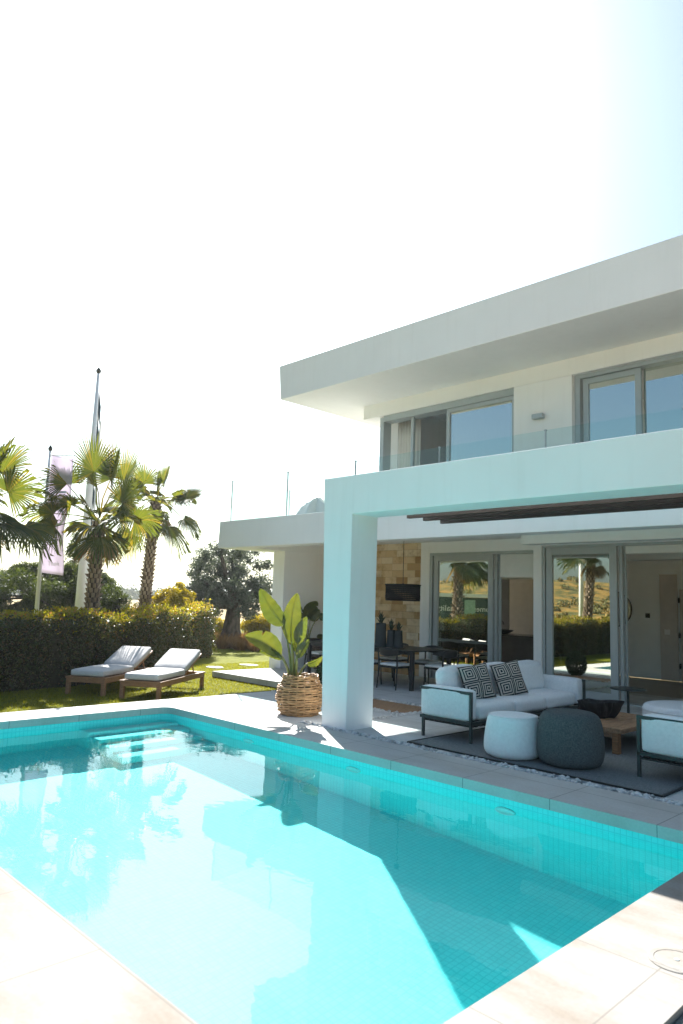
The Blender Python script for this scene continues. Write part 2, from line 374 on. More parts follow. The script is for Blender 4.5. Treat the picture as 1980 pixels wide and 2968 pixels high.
def m_stone():
    m, nt, out = mat('travertine_cladding'); v0 = coord(nt)
    s = N(nt, 'ShaderNodeSeparateXYZ'); L(nt, v0, s.inputs[0]); cx = N(nt, 'ShaderNodeCombineXYZ'); L(nt, s.outputs[0], cx.inputs[0]); L(nt, s.outputs[2], cx.inputs[1]); v = cx.outputs[0]
    br = N(nt, 'ShaderNodeTexBrick'); L(nt, v, br.inputs['Vector']); br.offset = .37; br.squash = 1.35; br.squash_frequency = 3; br.offset_frequency = 2
    br.inputs['Scale'].default_value = 1.0; br.inputs['Brick Width'].default_value = .34; br.inputs['Row Height'].default_value = .155; br.inputs['Mortar Size'].default_value = .003; br.inputs['Bias'].default_value = 0
    br.inputs['Color1'].default_value = (.0, .0, .0, 1); br.inputs['Color2'].default_value = (1, 1, 1, 1); br.inputs['Mortar'].default_value = (.5, .5, .5, 1)
    c = ramp(nt, br.outputs['Color'], [(0, (.36, .21, .09)), (.25, (.52, .35, .18)), (.55, (.68, .51, .31)), (1, (.74, .62, .45))])
    st = noise(nt, v0, 3.2, 7, .65)
    c = mixc(nt, mth(nt, 'MULTIPLY', ramp(nt, st, [(.5, (0, 0, 0)), (.66, (1, 1, 1))]), .6), c, (.30, .17, .075))
    c = mixc(nt, mth(nt, 'MULTIPLY', br.outputs['Fac'], .5), c, (.28, .2, .12))
    p = principled(nt, out, c, .8, .2)
    L(nt, bump(nt, mth(nt, 'ADD', st, mth(nt, 'ADD', mth(nt, 'MULTIPLY', br.outputs['Fac'], -.8), mth(nt, 'MULTIPLY', br.outputs['Color'], .5))), .8, .03), p.inputs['Normal']); return m
M['stone'] = m_stone()
def m_rug():
    m, nt, out = mat('woven_rug'); v = coord(nt)
    w = N(nt, 'ShaderNodeTexWave', wave_type='BANDS', bands_direction='X'); w.inputs['Scale'].default_value = 22; w.inputs['Distortion'].default_value = 2.5; w.inputs['Detail'].default_value = 3; L(nt, v, w.inputs['Vector'])
    n = noise(nt, coord(nt, (60, 8, 1)), 2.0, 4)
    c = ramp(nt, mth(nt, 'ADD', mth(nt, 'MULTIPLY', w.outputs['Fac'], .4), mth(nt, 'MULTIPLY', n, .7)), [(.3, (.085, .095, .098)), (.75, (.28, .295, .30))])
    p = principled(nt, out, c, .95, .1); L(nt, bump(nt, w.outputs['Fac'], .5, .006), p.inputs['Normal']); return m
M['rug'] = m_rug()
def m_pillow():
    m, nt, out = mat('maze_pillow'); v = coord(nt, (4.6, 4.6, 4.6), loc=(.0, .0, .0))
    s = N(nt, 'ShaderNodeSeparateXYZ'); L(nt, v, s.inputs[0])
    fx = mth(nt, 'ABSOLUTE', mth(nt, 'SUBTRACT', mth(nt, 'FRACT', mth(nt, 'ADD', s.outputs[1], .0)), .5))
    fz = mth(nt, 'ABSOLUTE', mth(nt, 'SUBTRACT', mth(nt, 'FRACT', mth(nt, 'ADD', s.outputs[2], .0)), .5))
    d = mth(nt, 'MAXIMUM', fx, fz); k = mth(nt, 'FRACT', mth(nt, 'MULTIPLY', d, 7.2))
    k = mth(nt, 'GREATER_THAN', k, .47)
    front = mth(nt, 'GREATER_THAN', s.outputs[0], -.05)
    c = mixc(nt, mth(nt, 'MULTIPLY', k, front), (.020, .022, .025), (.50, .47, .42))
    p = principled(nt, out, c, .95, .1); L(nt, bump(nt, noise(nt, v, 60, 3), .4, .004), p.inputs['Normal']); return m
M['pillow'] = m_pillow()
def m_flag(col):
    m, nt, out = mat('flag_cloth'); d = N(nt, 'ShaderNodeBsdfDiffuse'); d.inputs[0].default_value = (*col, 1)
    t = N(nt, 'ShaderNodeBsdfTranslucent'); t.inputs[0].default_value = (*[min(1, c*1.25) for c in col], 1)
    mx = N(nt, 'ShaderNodeMixShader'); mx.inputs[0].default_value = .55; L(nt, d.outputs[0], mx.inputs[1]); L(nt, t.outputs[0], mx.inputs[2]); L(nt, mx.outputs[0], out.inputs[0]); return m
M['flag'] = m_flag((.62, .57, .64)); M['flag_white'] = m_flag((.72, .72, .74)); M['flag_dark'] = m_flag((.06, .09, .12))
M['sign_dark'] = simple('sign_dark', (.02, .05, .045), .5, .3); M['sign_pale'] = simple('sign_pale', (.28, .42, .34), .5, .3); M['sign_white'] = simple('sign_white', (.75, .76, .76), .5, .3, var=.02)
SKY_STRENGTH, SUN_STRENGTH, EXPOSURE = .050, 5.0, 1.82; HAZE = .0004
# ------------------------------------------------------------------ world, sun
EL, AZX, AZY = rad(39.0), -.846, .533
w = bpy.data.worlds.new('World'); sc.world = w; w.use_nodes = True; nt = w.node_tree
bg = nt.nodes['Background']; sky = nt.nodes.new('ShaderNodeTexSky'); sky.sky_type = 'NISHITA'; sky.sun_disc = False
sky.sun_elevation = EL; sky.sun_rotation = math.atan2(AZX, AZY); sky.altitude = 50; sky.air_density = 1.0; sky.dust_density = 2.8; sky.ozone_density = 1.6
L(nt, mixc(nt, 1.0, sky.outputs[0], (.80, .965, 1.0), 'MULTIPLY'), bg.inputs[0]); bg.inputs[1].default_value = SKY_STRENGTH
sl = bpy.data.lights.new('sun', 'SUN'); sl.energy = SUN_STRENGTH; sl.angle = rad(.5); sl.color = (1.0, .975, .93)
so = bpy.data.objects.new('sun', sl); COL.objects.link(so)
sd = Vector((AZX*math.cos(EL), AZY*math.cos(EL), math.sin(EL))); so.rotation_euler = sd.to_track_quat('Z', 'Y').to_euler(); so.location = sd*60
sc.view_settings.view_transform = 'Standard'; sc.view_settings.look = 'None'; sc.view_settings.exposure = EXPOSURE; sc.view_settings.gamma = 1
sc.cycles.max_bounces = 10; sc.cycles.transparent_max_bounces = 24; sc.cycles.glossy_bounces = 5; sc.cycles.diffuse_bounces = 8
sc.cycles.caustics_reflective = False; sc.cycles.caustics_refractive = True; sl.cycles.is_caustics_light = True; sc.cycles.sample_clamp_indirect = 6; sc.cycles.use_denoising = True

# ------------------------------------------------------------------ ground, deck, pool
PX0, PX1, PY0, PY1 = -9.24, -1.80, 1.69, 5.665      # pool opening
WZ, BZ, BZ2 = -.15, -1.28, -1.58
def struct(o): o['kind'] = 'structure'; return o
G = MB(); B = 3000; gz_ = -.30
for (x0, x1, y0, y1) in ((-B, PX0-.3, -B, B), (PX1+.3, B, -B, B), (PX0-.3, PX1+.3, -B, PY0-.3), (PX0-.3, PX1+.3, PY1+.3, B)):
    G.add([(x0, y0, gz_), (x1, y0, gz_), (x1, y1, gz_), (x0, y1, gz_)], [(0, 1, 2, 3)])
struct(G.build('ground', M['field']))
LZ = -.13
lw = MB().add([(-34, -14, LZ), (-9.95, -14, LZ), (-9.95, 40, LZ), (-34, 40, LZ)], [(0, 1, 2, 3)]).build('lawn', M['lawn']); struct(lw)
# deck: paving with a rounded far corner towards the pool, 9 cm thick with a small overhang
d = MB()
R = .16
def arc(cx, cy, a0, a1, n=6): return [(cx+R*math.cos(a0+(a1-a0)*i/n), cy+R*math.sin(a0+(a1-a0)*i/n)) for i in range(n+1)]
XD0, XD1, YD0, YD1 = -9.90, -1.225, -2.6, 6.365
def slab(poly): d.prism([(x, y, -.09) for x, y in poly], (0, 0, .09))
slab([(XD0, PY1-R), (PX0, PY1-R)] + arc(PX0+R, PY1-R, PI, PI/2) + [(PX0+R, YD1), (XD0, YD1)])
slab([(PX0+R, PY1), (PX1, PY1), (PX1, YD1), (PX0+R, YD1)]); slab([(XD0, YD1), (-7.2, YD1), (-7.2, 6.497), (XD0, 6.497)])
slab([(XD0, PY0), (PX0, PY0), (PX0, PY1-R), (XD0, PY1-R)])
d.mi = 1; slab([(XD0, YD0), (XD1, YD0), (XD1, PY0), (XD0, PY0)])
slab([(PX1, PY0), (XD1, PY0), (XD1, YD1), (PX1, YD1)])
struct(d.build('pool_deck', [M['deck'], M['deck_lit']]))
db = MB()
db.box(XD0+.02, PX0-.06, YD0+.02, YD1, -1.7, -.0905); db.box(PX1+.06, XD1-.0, YD0+.02, YD1, -.6, -.0905)
struct(db.build('deck_footing', M['deck']))
# terrace of the house: separate paving pads with pebble joints between them
t = MB(); TZ = -.11
for (x0, x1, y0, y1) in ((-6.79, -.6, 6.50, 14.0), (-9.85, -6.91, 6.50, 8.02), (-9.85, -6.91, 9.03, 12.6), (-13.05, -9.87, 9.03, 12.6)):
    t.box(x0, x1, y0, y1, TZ, 0)
t.box(-9.87, -9.85, 8.66, 9.03, TZ, 0)
struct(t.build('terrace_paving', M['terrace']))
pl_ = MB().box(-9.85, -6.91, 8.16, 8.90, TZ, 0).build('terrace_plank_path', M['teak_pale']); struct(pl_)
tb = MB(); tb.prism([(-13.05, 9.03, TZ-.3), (-13.05, 12.6, TZ-.3), (-.6, 12.6, TZ-.3), (-.6, 6.37, TZ-.3), (-9.86, 6.37, TZ-.3), (-9.86, 9.03, TZ-.3)], (0, 0, .30))
struct(tb.build('terrace_base', M['earth']))
struct(MB().box(-1.22, 6, -4, 6.2, -.1, -.03).build('path', M['screed']))
# pebbles in the joints
pc = []
def pebbles(x0, x1, y0, y1, dens=1500):
    n = int((x1-x0)*(y1-y0)*dens); pc.extend(np.column_stack([rng.uniform(x0, x1, n), rng.uniform(y0, y1, n), rng.uniform(-.035, .004, n)]))
pebbles(-7.2, -1.3, 6.372, 6.495, 1900); pebbles(-6.905, -6.795, 6.5, 12.0, 1800); pebbles(-9.84, -6.9, 8.03, 8.15, 1900); pebbles(-9.84, -6.9, 8.91, 9.02, 1900)
pc = np.array(pc); n = len(pc)
ico = np.array([(0,0,1),(.894,0,.447),(.276,.851,.447),(-.724,.526,.447),(-.724,-.526,.447),(.276,-.851,.447),(.724,.526,-.447),(-.276,.851,-.447),(-.894,0,-.447),(-.276,-.851,-.447),(.724,-.526,-.447),(0,0,-1)])
icf = np.array([(0,1,2),(0,2,3),(0,3,4),(0,4,5),(0,5,1),(1,6,2),(2,7,3),(3,8,4),(4,9,5),(5,10,1),(2,6,7),(3,7,8),(4,8,9),(5,9,10),(1,10,6),(6,11,7),(7,11,8),(8,11,9),(9,11,10),(10,11,6)])
ang = rng.uniform(0, 2*PI, n); sx = rng.uniform(.016, .036, n); sy = sx*rng.uniform(.55, .9, n); sz = sx*rng.uniform(.45, .75, n)
jit = 1+rng.normal(size=(n, 12, 1))*.12; loc_ = ico[None]*jit; X = loc_[..., 0]*sx[:, None]; Y = loc_[..., 1]*sy[:, None]; Z = loc_[..., 2]*sz[:, None]
V = np.stack([X*np.cos(ang)[:, None]-Y*np.sin(ang)[:, None], X*np.sin(ang)[:, None]+Y*np.cos(ang)[:, None], Z], -1)+pc[:, None]
Q = (icf[None]+12*np.arange(n)[:, None, None]).reshape(-1, 3)
o = np_mesh('pebbles', V.reshape(-1, 3), Q, M['pebble'], smooth=True)
tag(o, 'white pebbles filling the narrow joints between the terrace slabs', 'gravel', kind='stuff')
# pool basin
p = MB(); wx0, wx1, wy0, wy1 = PX0-.03, PX1+.03, PY0-.03, PY1+.03
def vwall(a, b, nx, ny): p.add([(a[0], a[1], BZ2-.05), (b[0], b[1], BZ2-.05), (b[0], b[1], -.09), (a[0], a[1], -.09)], [(0, 1, 2, 3)])
c = [(wx0, wy0), (wx1, wy0), (wx1, wy1)] + [(wx0+.16-.16*math.sin(a), wy1-.16+.16*math.cos(a)) for a in [i*PI/2/6 for i in range(7)]]
for i in range(len(c)): vwall(c[i], c[(i+1) % len(c)], 0, 0)
p.add([(wx0-.1, wy0-.1, BZ), (wx1+.1, wy0-.1, BZ2), (wx1+.1, wy1+.1, BZ2), (wx0-.1, wy1+.1, BZ)], [(0, 1, 2, 3)])
basin = tag(empty('swimming_pool', (0, 0, 0)), 'turquoise mosaic swimming pool with pale stone coping in front of the house', 'swimming pool')
p.build('basin', M['tile'], basin).cycles.is_caustics_receiver = True
st = MB()
for k, z in enumerate((-.36, -.57, -.78, -1.0)):
    st.box(wx0+.31*k, wx0+.31*(k+1), 4.35, wy1-.012, BZ-.03, z)
st.build('steps', M['tile'], basin, bevel=.03).cycles.is_caustics_receiver = True
wt = MB().add([(wx0-.02, wy0-.02, WZ), (wx1+.02, wy0-.02, WZ), (wx1+.02, wy1+.02, WZ), (wx0-.02, wy1+.02, WZ)], [(0, 1, 2, 3)]).build('water', M['water'], smooth=True); struct(wt); wt.cycles.is_caustics_caster = True
for x in (-3.63, -5.51, -7.35):
    l = MB(); Mx = Matrix.Rotation(PI/2, 4, 'X')
    l.lathe([(.085, -.01), (.105, .0), (.10, .018), (.075, .022), (.07, .012), (0.001, .02)], 28, (x, wy1-.002, -.33), Mx)
    ob = l.build('pool_light', M['white_paint'], basin, smooth=True)
sk = tag(empty('skimmer_lid', (-1.385, 3.61, .0)), 'round stone skimmer lid set in the sunlit coping', 'drain cover')
MB().lathe([(.0967, -.01), (.0967, .003), (.094, .0042), (.0, .0052)], 48).build('cover', M['deck_lit'], sk, smooth=False)
MB().lathe([(.125, -.01), (.125, .003), (.120, .0045), (.099, .0045), (.097, -.01)], 48).build('ring', M['deck_lit'], sk)
MB().lathe([(.012, .004), (.012, .0075), (.0, .008)], 16).build('screw', M['alu'], sk)

# ------------------------------------------------------------------ the house
villa = tag(empty('villa', (-6, 12, 0)), 'white two storey modern villa with flat overhanging roof and terrace beside the pool', 'house')
VL = Vector((-6, 12, 0))
def hb(name, mb, m, parent=villa, **kw):
    o = mb.build(name, m, None, **kw); o.parent = parent; o.matrix_parent_inverse = Matrix.Translation(-Vector(VL)) if parent is villa else Matrix.Identity(4)
    return o
XR = 5.5                                   # right end, outside the picture
# roof with its slightly raking left edge
r_ = MB(); r_.prism([(-12.215, 9.9, 6.04), (XR, 9.9, 6.04), (XR, 9.9, 6.835), (-12.30, 9.9, 6.835)], (0, 11, 0)); hb('roof', r_, M['plaster'], bevel=.012)
hd = MB().box(-11.14, XR, 11.50, 11.85, 5.73, 6.037); hb('lintel', hd, M['plaster'])
# first floor slab: thin deck with a front downstand and a deeper left end
s_ = MB(); s_.prism([(-13.71, 9.46, 2.70), (XR, 9.46, 2.70), (XR, 9.46, 3.31), (-13.68, 9.46, 3.31)], (0, .36, 0))
s_.box(-13.69, -12.86, 9.823, 20, 2.703, 3.307); s_.box(-12.857, XR, 9.823, 20, 2.94, 3.307); hb('terrace_slab', s_, M['plaster'], bevel=.008)
hb('terrace_floor', MB().box(-13.5, XR, 9.9, 11.45, 3.308, 3.3135).box(-13.5, -10.7, 11.45, 19.9, 3.308, 3.3135), M['deck_lit'])
# portal frame: pillar flaring to the left and a beam along the pool
b_ = MB(); b_.prism([(-6.82, 6.435, -.05), (-6.385, 6.435, -.05), (-6.385, 6.435, 2.705), (3.6, 6.435, 2.705), (3.6, 6.435, -.05), (4.1, 6.435, -.05), (4.1, 6.435, 3.207), (-6.93, 6.435, 3.207)], (0, .485, 0))
hb('portal_frame', b_, M['plaster'], bevel=.008)
for i, y in enumerate((7.22, 7.56, 7.94)):
    hb('pergola_slat', MB().box(-6.14, 3.5, y, y+.06, 2.712, 2.86), M['slat'])
# ground floor walls
gw = MB(); gw.box(-13.27, -12.86, 10.76, 13.4, -.12, 2.7025); gw.box(-13.27, -12.86, 13.4, 16.9, -.12, .5); gw.box(-13.27, -12.86, 13.4, 16.9, 2.45, 2.7025); gw.box(-13.27, -12.86, 16.9, 20, -.12, 2.7025); hb('side_wall', gw, M['plaster'], bevel=.006)  # with an unseen window opening, added to let daylight into the kitchen
f = MB(); f.box(-13.1, -13.04, 13.4, 13.48, .5, 2.45); f.box(-13.1, -13.04, 16.82, 16.9, .5, 2.45); f.box(-13.1, -13.04, 15.1, 15.2, .58, 2.37); f.box(-13.1, -13.04, 13.48, 16.82, .5, .58); f.box(-13.1, -13.04, 13.48, 16.82, 2.37, 2.45); hb('window_frame', f, M['alu'])  # frame of the added side window
hb('stone_wall', MB().box(-12.857, -10.15, 12.47, 12.75, -.12, 2.937), M['stone'])
ww = MB(); ww.box(-10.147, -9.90, 12.45, 12.75, -.12, 2.937); ww.box(-9.897, -7.125, 12.45, 12.75, 2.70, 2.937); ww.box(-7.122, -6.95, 12.10, 12.6, -.12, 2.937); hb('facade_wall', ww, M['plaster'])
hb('blind_box', MB().box(-6.84, XR, 11.20, 11.48, 2.70, 2.937), M['plaster'])
hb('door_head', MB().box(-6.947, XR, 12.12, 12.4, 2.745, 2.937), M['plaster'])
def frame_rect(mb, x0, x1, y, z0, z1, w, dpt):
    mb.box(x0, x0+w, y, y+dpt, z0, z1); mb.box(x1-w, x1, y, y+dpt, z0, z1); mb.box(x0+w, x1-w, y, y+dpt, z1-w, z1); mb.box(x0+w, x1-w, y, y+dpt, z0, z0+w)
def pane(x0, x1, y, z0, z1, parent, name='pane'):
    o = MB().box(x0, x1, y, y+.008, z0, z1).build(name, M['pane_upper' if z0 > 3 else 'pane'], parent); o.matrix_parent_inverse = Matrix.Translation(-VL); return o
def sash(name, x0, x1, y, z0, z1, w, dpt):
    f = MB(); frame_rect(f, x0, x1, y, z0, z1, w, dpt); o = hb(name, f, M['alu'], bevel=.004)
    pane(x0+w-.006, x1-w+.006, y+dpt*.5, z0+w-.006, z1-w+.006, o).matrix_parent_inverse = Matrix.Identity(4)
    return o
# sliding doors A (dining) and B (lounge)
f = MB(); f.box(-9.897, -9.83, 12.46, 12.66, 0, 2.697); f.box(-9.83, -7.13, 12.46, 12.66, 2.64, 2.697); f.box(-9.83, -7.13, 12.46, 12.66, -.01, .02); hb('door_frame', f, M['alu'])
sash('sliding_door', -9.80, -8.28, 12.48, .022, 2.638, .115, .06)
hb('door_frame', MB().box(-8.268, -8.21, 12.53, 12.62, .022, 2.638).box(-8.205, -8.16, 12.60, 12.63, .022, 2.638), M['alu'])
hb('roller_blind', MB().box(-8.15, -7.135, 12.56, 12.585, 2.17, 2.637), M['blind'])
f = MB(); f.box(-6.947, -6.90, 12.13, 12.36, 0, 2.742); f.box(-6.90, XR, 12.13, 12.36, 2.70, 2.742); f.box(-6.90, XR, 12.13, 12.36, -.01, .02); hb('door_frame', f, M['alu'])
sash('sliding_door', -6.89, -5.53, 12.15, .022, 2.698, .13, .06)
hb('door_frame', MB().box(-5.518, -5.46, 12.22, 12.30, .022, 2.698).box(-5.455, -5.42, 12.30, 12.33, .022, 2.698), M['alu'])
hb('roller_blind', MB().box(-5.41, XR, 12.26, 12.285, 2.565, 2.699), M['blind'])
# upper floor
uw = MB(); YU = 11.5
uw.box(-7.185, -6.0, YU, YU+.35, 3.31, 5.727); uw.box(-2.5, XR, YU, YU+.35, 3.31, 5.727); hb('upper_wall', uw, M['plaster'])
hb('upper_side_wall', MB().box(-10.66, -10.45, YU+.42, 20, 3.31, 6.037), M['plaster'])
f = MB(); f.box(-10.66, -10.55, YU+.05, YU+.30, 3.312, 5.70); f.box(-10.55, -7.19, YU+.05, YU+.30, 5.60, 5.728); hb('window_frame', f, M['alu'])
hb('window_frame', MB().box(-9.83, -9.76, YU+.14, YU+.2, 3.312, 5.60), M['alu'])
sash('window_sash', -8.83, -7.19, YU+.08, 3.315, 5.598, .085, .06)
f = MB(); f.box(-5.995, -5.90, YU+.10, YU+.35, 3.312, 5.727); f.box(-5.90, -2.5, YU+.10, YU+.35, 5.66, 5.727); hb('window_frame', f, M['alu'])
sash('window_sash', -5.87, -4.84, YU+.16, 3.315, 5.655, .10, .06)
pane(-4.83, -2.5, YU+.27, 3.315, 5.655, villa, 'window_pane')
# glass balustrade
GB = tag(empty('glass_balustrade', (-9, 9.7, 3.31)), 'frameless glass balustrade with slim posts along the upper terrace edge', 'balustrade')
gx = [-13.61, -11.605, -9.58, -7.54, -5.50, -3.46, -1.42, .6]
for a, b in zip(gx[:-1], gx[1:]):
    o = MB().box(a+.012, b-.012, 9.70, 9.712, 3.316, 4.295).build('glass_panel', M['rail_glass'], GB); o.matrix_parent_inverse = Matrix.Translation(-Vector((-9, 9.7, 3.31)))
o = MB().box(-13.62, -13.608, 9.73, 11.45, 3.316, 4.295).build('glass_panel', M['rail_glass'], GB); o.matrix_parent_inverse = Matrix.Translation(-Vector((-9, 9.7, 3.31)))
for x, y in [(x, 9.706) for x in gx]+[(-13.614, 11.47)]:
    o = MB().box(x-.007, x+.007, y-.012, y+.012, 3.312, 4.283).box(x-.018, x+.018, y-.016, y+.016, 4.283, 4.303).build('post', M['alu'], GB); o.matrix_parent_inverse = Matrix.Translation(-Vector((-9, 9.7, 3.31)))
# ------------------------------------------------------------------ interiors
hb('interior_wall', MB().box(-12.8, XR, 17.3, 17.5, 0, 2.937), M['plaster_in'])
hb('interior_wall', MB().box(-6.82, -6.42, 17.26, 17.297, 0, 2.45), M['cabinet'])
hb('interior_floor', MB().box(-12.8, XR, 12.66, 17.3, -.08, -.006).box(-6.9, XR, 12.37, 12.655, -.08, -.006), M['wood_in'])
hb('interior_ceiling_beam', MB().box(-7.0, XR, 14.6, 15.0, 2.62, 2.937), M['plaster_in'])
hb('interior_wall', MB().box(-10.4, -3, 16.0, 16.2, 3.31, 6.037).box(-7.1, -6.1, 11.86, 15.99, 3.31, 6.037), M['plaster_in'])
# interior things
def at(mb, name, m, parent, origin, **kw):
    o = mb.build(name, m, parent, **kw)
    if parent is not None: o.matrix_parent_inverse = Matrix.Translation(-Vector(origin))
    return o
dr = hb('interior_door', MB().box(-6.36, -5.45, 17.24, 17.295, 0, 2.1), M['cabinet'])
for z in (.35, 1.05, 1.85):
    o = MB().box(-6.385, -6.35, 17.215, 17.238, z-.06, z+.06).build('hinge', M['black'], dr)
hb('light_switch', MB().box(-6.72, -6.60, 17.245, 17.258, 1.05, 1.17), M['white_paint'])
hb('thermostat', MB().box(-7.17, -7.07, 17.28, 17.298, 1.42, 1.53), M['black'])
a, b = aty(1800, 1714, 17.25), aty(1800, 1818, 17.25); rm = (a.z-b.z)/2; cm = Vector((aty(1830, 1766, 17.25).x-rm, 17.28, (a.z+b.z)/2))
mi = tag(empty('wall_mirror', cm), 'round wall mirror with thin dark rim inside the lounge', 'mirror')
Mx = Matrix.Rotation(PI/2, 4, 'X')
MB().lathe([(rm, -.018), (rm, .02), (rm-.02, .02), (rm-.02, .004), (rm-.02, -.018)], 48, (0, 0, 0), Mx).build('rim', M['gold'], mi)
MB().lathe([(rm-.021, -.004), (rm-.021, .006)], 48, (0, 0, 0), Mx).build('glass', M['mirror'], mi)
ki = tag(empty('kitchen_island', (-9.3, 14.6, 0)), 'dark kitchen island seen through the open dining door', 'kitchen island')
MB().box(-1.6, 1.2, -.4, .45, 0, .90).build('body', M['island'], ki); MB().box(-1.64, 1.24, -.44, .49, .903, .945).build('worktop', M['island'], ki, bevel=.004)
kc = tag(empty('kitchen_cabinet', (-9.6, 17.0, 0)), 'tall pale kitchen cabinets along the wall behind the island', 'kitchen cabinet')
for i in range(5): MB().box(-2.4+.75*i, -1.66+.75*i, -.38, .28, .1, 2.3).build('cabinet_door', M['cabinet'] if i != 1 else M['island'], kc, bevel=.004)
ta = tag(empty('kitchen_tap', (-9.75, 14.85, .945)), 'dark curved tap standing on the kitchen island', 'tap')
MB().tube([(0, 0, 0), (0, 0, .22), (.03, 0, .28), (.12, 0, .30), (.2, 0, .26), (.21, 0, .2)], .014, 8).build('spout', M['black'], ta, smooth=True)
MB().tube([(.0, .02, .05), (.0, .09, .08)], .009, 8).build('lever', M['black'], ta)
fb = tag(empty('fruit_bowl', (-9.3, 14.5, .945)), 'shallow black bowl standing on the kitchen island', 'bowl')
MB().lathe([(.07, 0), (.09, .01), (.2, .07), (.23, .10), (.215, .10), (.18, .075), (.0, .02)], 28).build('bowl', M['black'], fb, smooth=True)
bs = tag(empty('bar_stool', (-7.75, 13.9, 0)), 'bar stool with wooden seat and white legs by the kitchen island', 'stool')
MB().cushion((0, 0, .66), (.4, .38, .05), .02, .005).build('seat', M['teak'], bs, smooth=True)
for sx_ in (-1, 1):
    for sy_ in (-1, 1): MB().tube([(sx_*.12, sy_*.12, .64), (sx_*.19, sy_*.19, 0)], [.022, .014], 8).build('leg', M['white_paint'], bs)
# upper bedroom
cu = tag(empty('curtain', (-10.15, 11.95, 3.31)), 'white gathered curtain at the left end of the upper window', 'curtain')
g = MB(); g.grid(lambda u, v: Vector((-.30+.60*u, .05*math.sin(u*46)*(.6+.4*v), 2.32*v)), 90, 6); g.build('cloth', M['curtain'], cu, smooth=True).modifiers.new('thick', 'SOLIDIFY').thickness = .004
MB().tube([(-.4, 0, 2.34), (1.4, 0, 2.34)], .012, 8).build('rail', M['alu'], cu)
cu2 = tag(empty('vertical_blind', (-8.0, 11.9, 3.31)), 'pale vertical slat blind behind the closed upper sliding sash', 'blind')
g = MB()
for i in range(17): g.box(-.80+i*.096, -.72+i*.096, -.01+.015*(i % 2), .0+.015*(i % 2), .02, 2.25)
g.build('slats', M['curtain'], cu2); MB().box(-.85, .85, -.02, .04, 2.26, 2.30).build('rail', M['alu'], cu2)
bd = tag(empty('bed', (-9.3, 14.0, 3.31)), 'pale upholstered bed in the dark upper room', 'bed')
MB().cushion((0, 0, .35), (1.6, 2.0, .5), .08, .02).build('mattress', M['fabric'], bd, smooth=True); MB().cushion((0, 1.05, .6), (1.7, .12, 1.1), .05, .01).build('headboard', M['fabric'], bd, smooth=True)
for s in (-1, 1): MB().cushion((s*.38, .7, .66), (.62, .4, .16), .07, .03).build('pillow', M['fabric'], bd, smooth=True)
wl = tag(empty('wall_lamp', (-6.63, 11.5, 5.055)), 'small grey wall lamp between the two upper windows', 'wall lamp')
MB().box(-.035, .035, -.02, 0, -.04, .04).build('mount', M['alu'], wl); MB().box(-.11, .11, -.12, -.02, -.045, .045).build('shade', M['alu'], wl, bevel=.01)
pe = tag(empty('pendant_lamp', (-9.03, 10.55, 2.94)), 'black woven drum pendant lamp hanging in front of the stone wall', 'pendant lamp')
sh = MB(); zt, zb_, R1 = -1.01, -1.30, .335
for k in range(9):
    zz = zb_+(zt-zb_)*k/8; sh.tube([(R1*(.96+.04*math.sin(k))*math.cos(q), R1*(.96+.04*math.sin(k))*math.sin(q), zz) for q in [2*PI*i/36 for i in range(37)]], .011 if k not in (0, 8) else .016, 6)
for i in range(64):
    q = 2*PI*i/64; sh.tube([(R1*.97*math.cos(q), R1*.97*math.sin(q), zb_), (R1*.97*math.cos(q+.05), R1*.97*math.sin(q+.05), zt)], .0105, 5)
sh.build('shade', M['lamp_mesh'], pe); MB().tube([(0, 0, -1.05), (0, 0, 0)], .006, 6).build('cord', M['black'], pe)
MB().lathe([(.0, -1.16), (.05, -1.14), (.055, -1.08), (.02, -1.02), (.02, -.98)], 16).build('bulb', M['black'], pe, smooth=True)
MB().lathe([(.05, -.03), (.05, 0)], 20).build('ceiling_rose', M['black'], pe)
cl = tag(empty('crumpled_cover', (-12.05, 11.0, 3.31)), 'crumpled off-white cover heaped on the upper terrace behind the pillar top', 'cloth cover')
g = MB()
def cf(u, v):
    q = 2*PI*u; rr = .46*(1-v)**.8*(1+.22*math.sin(3*q+1)+.12*math.sin(7*q)); h = .62*v**1.2+.16*math.sin(5*q+4*v)*(1-v)*v*3+.22*(1-v)*max(0, math.sin(2*q+.6))
    return Vector((rr*math.cos(q), rr*math.sin(q), max(0.0, h)+.02))
g.grid(cf, 40, 14); g.build('cloth', M['white_paint'], cl, smooth=True, weld=True)

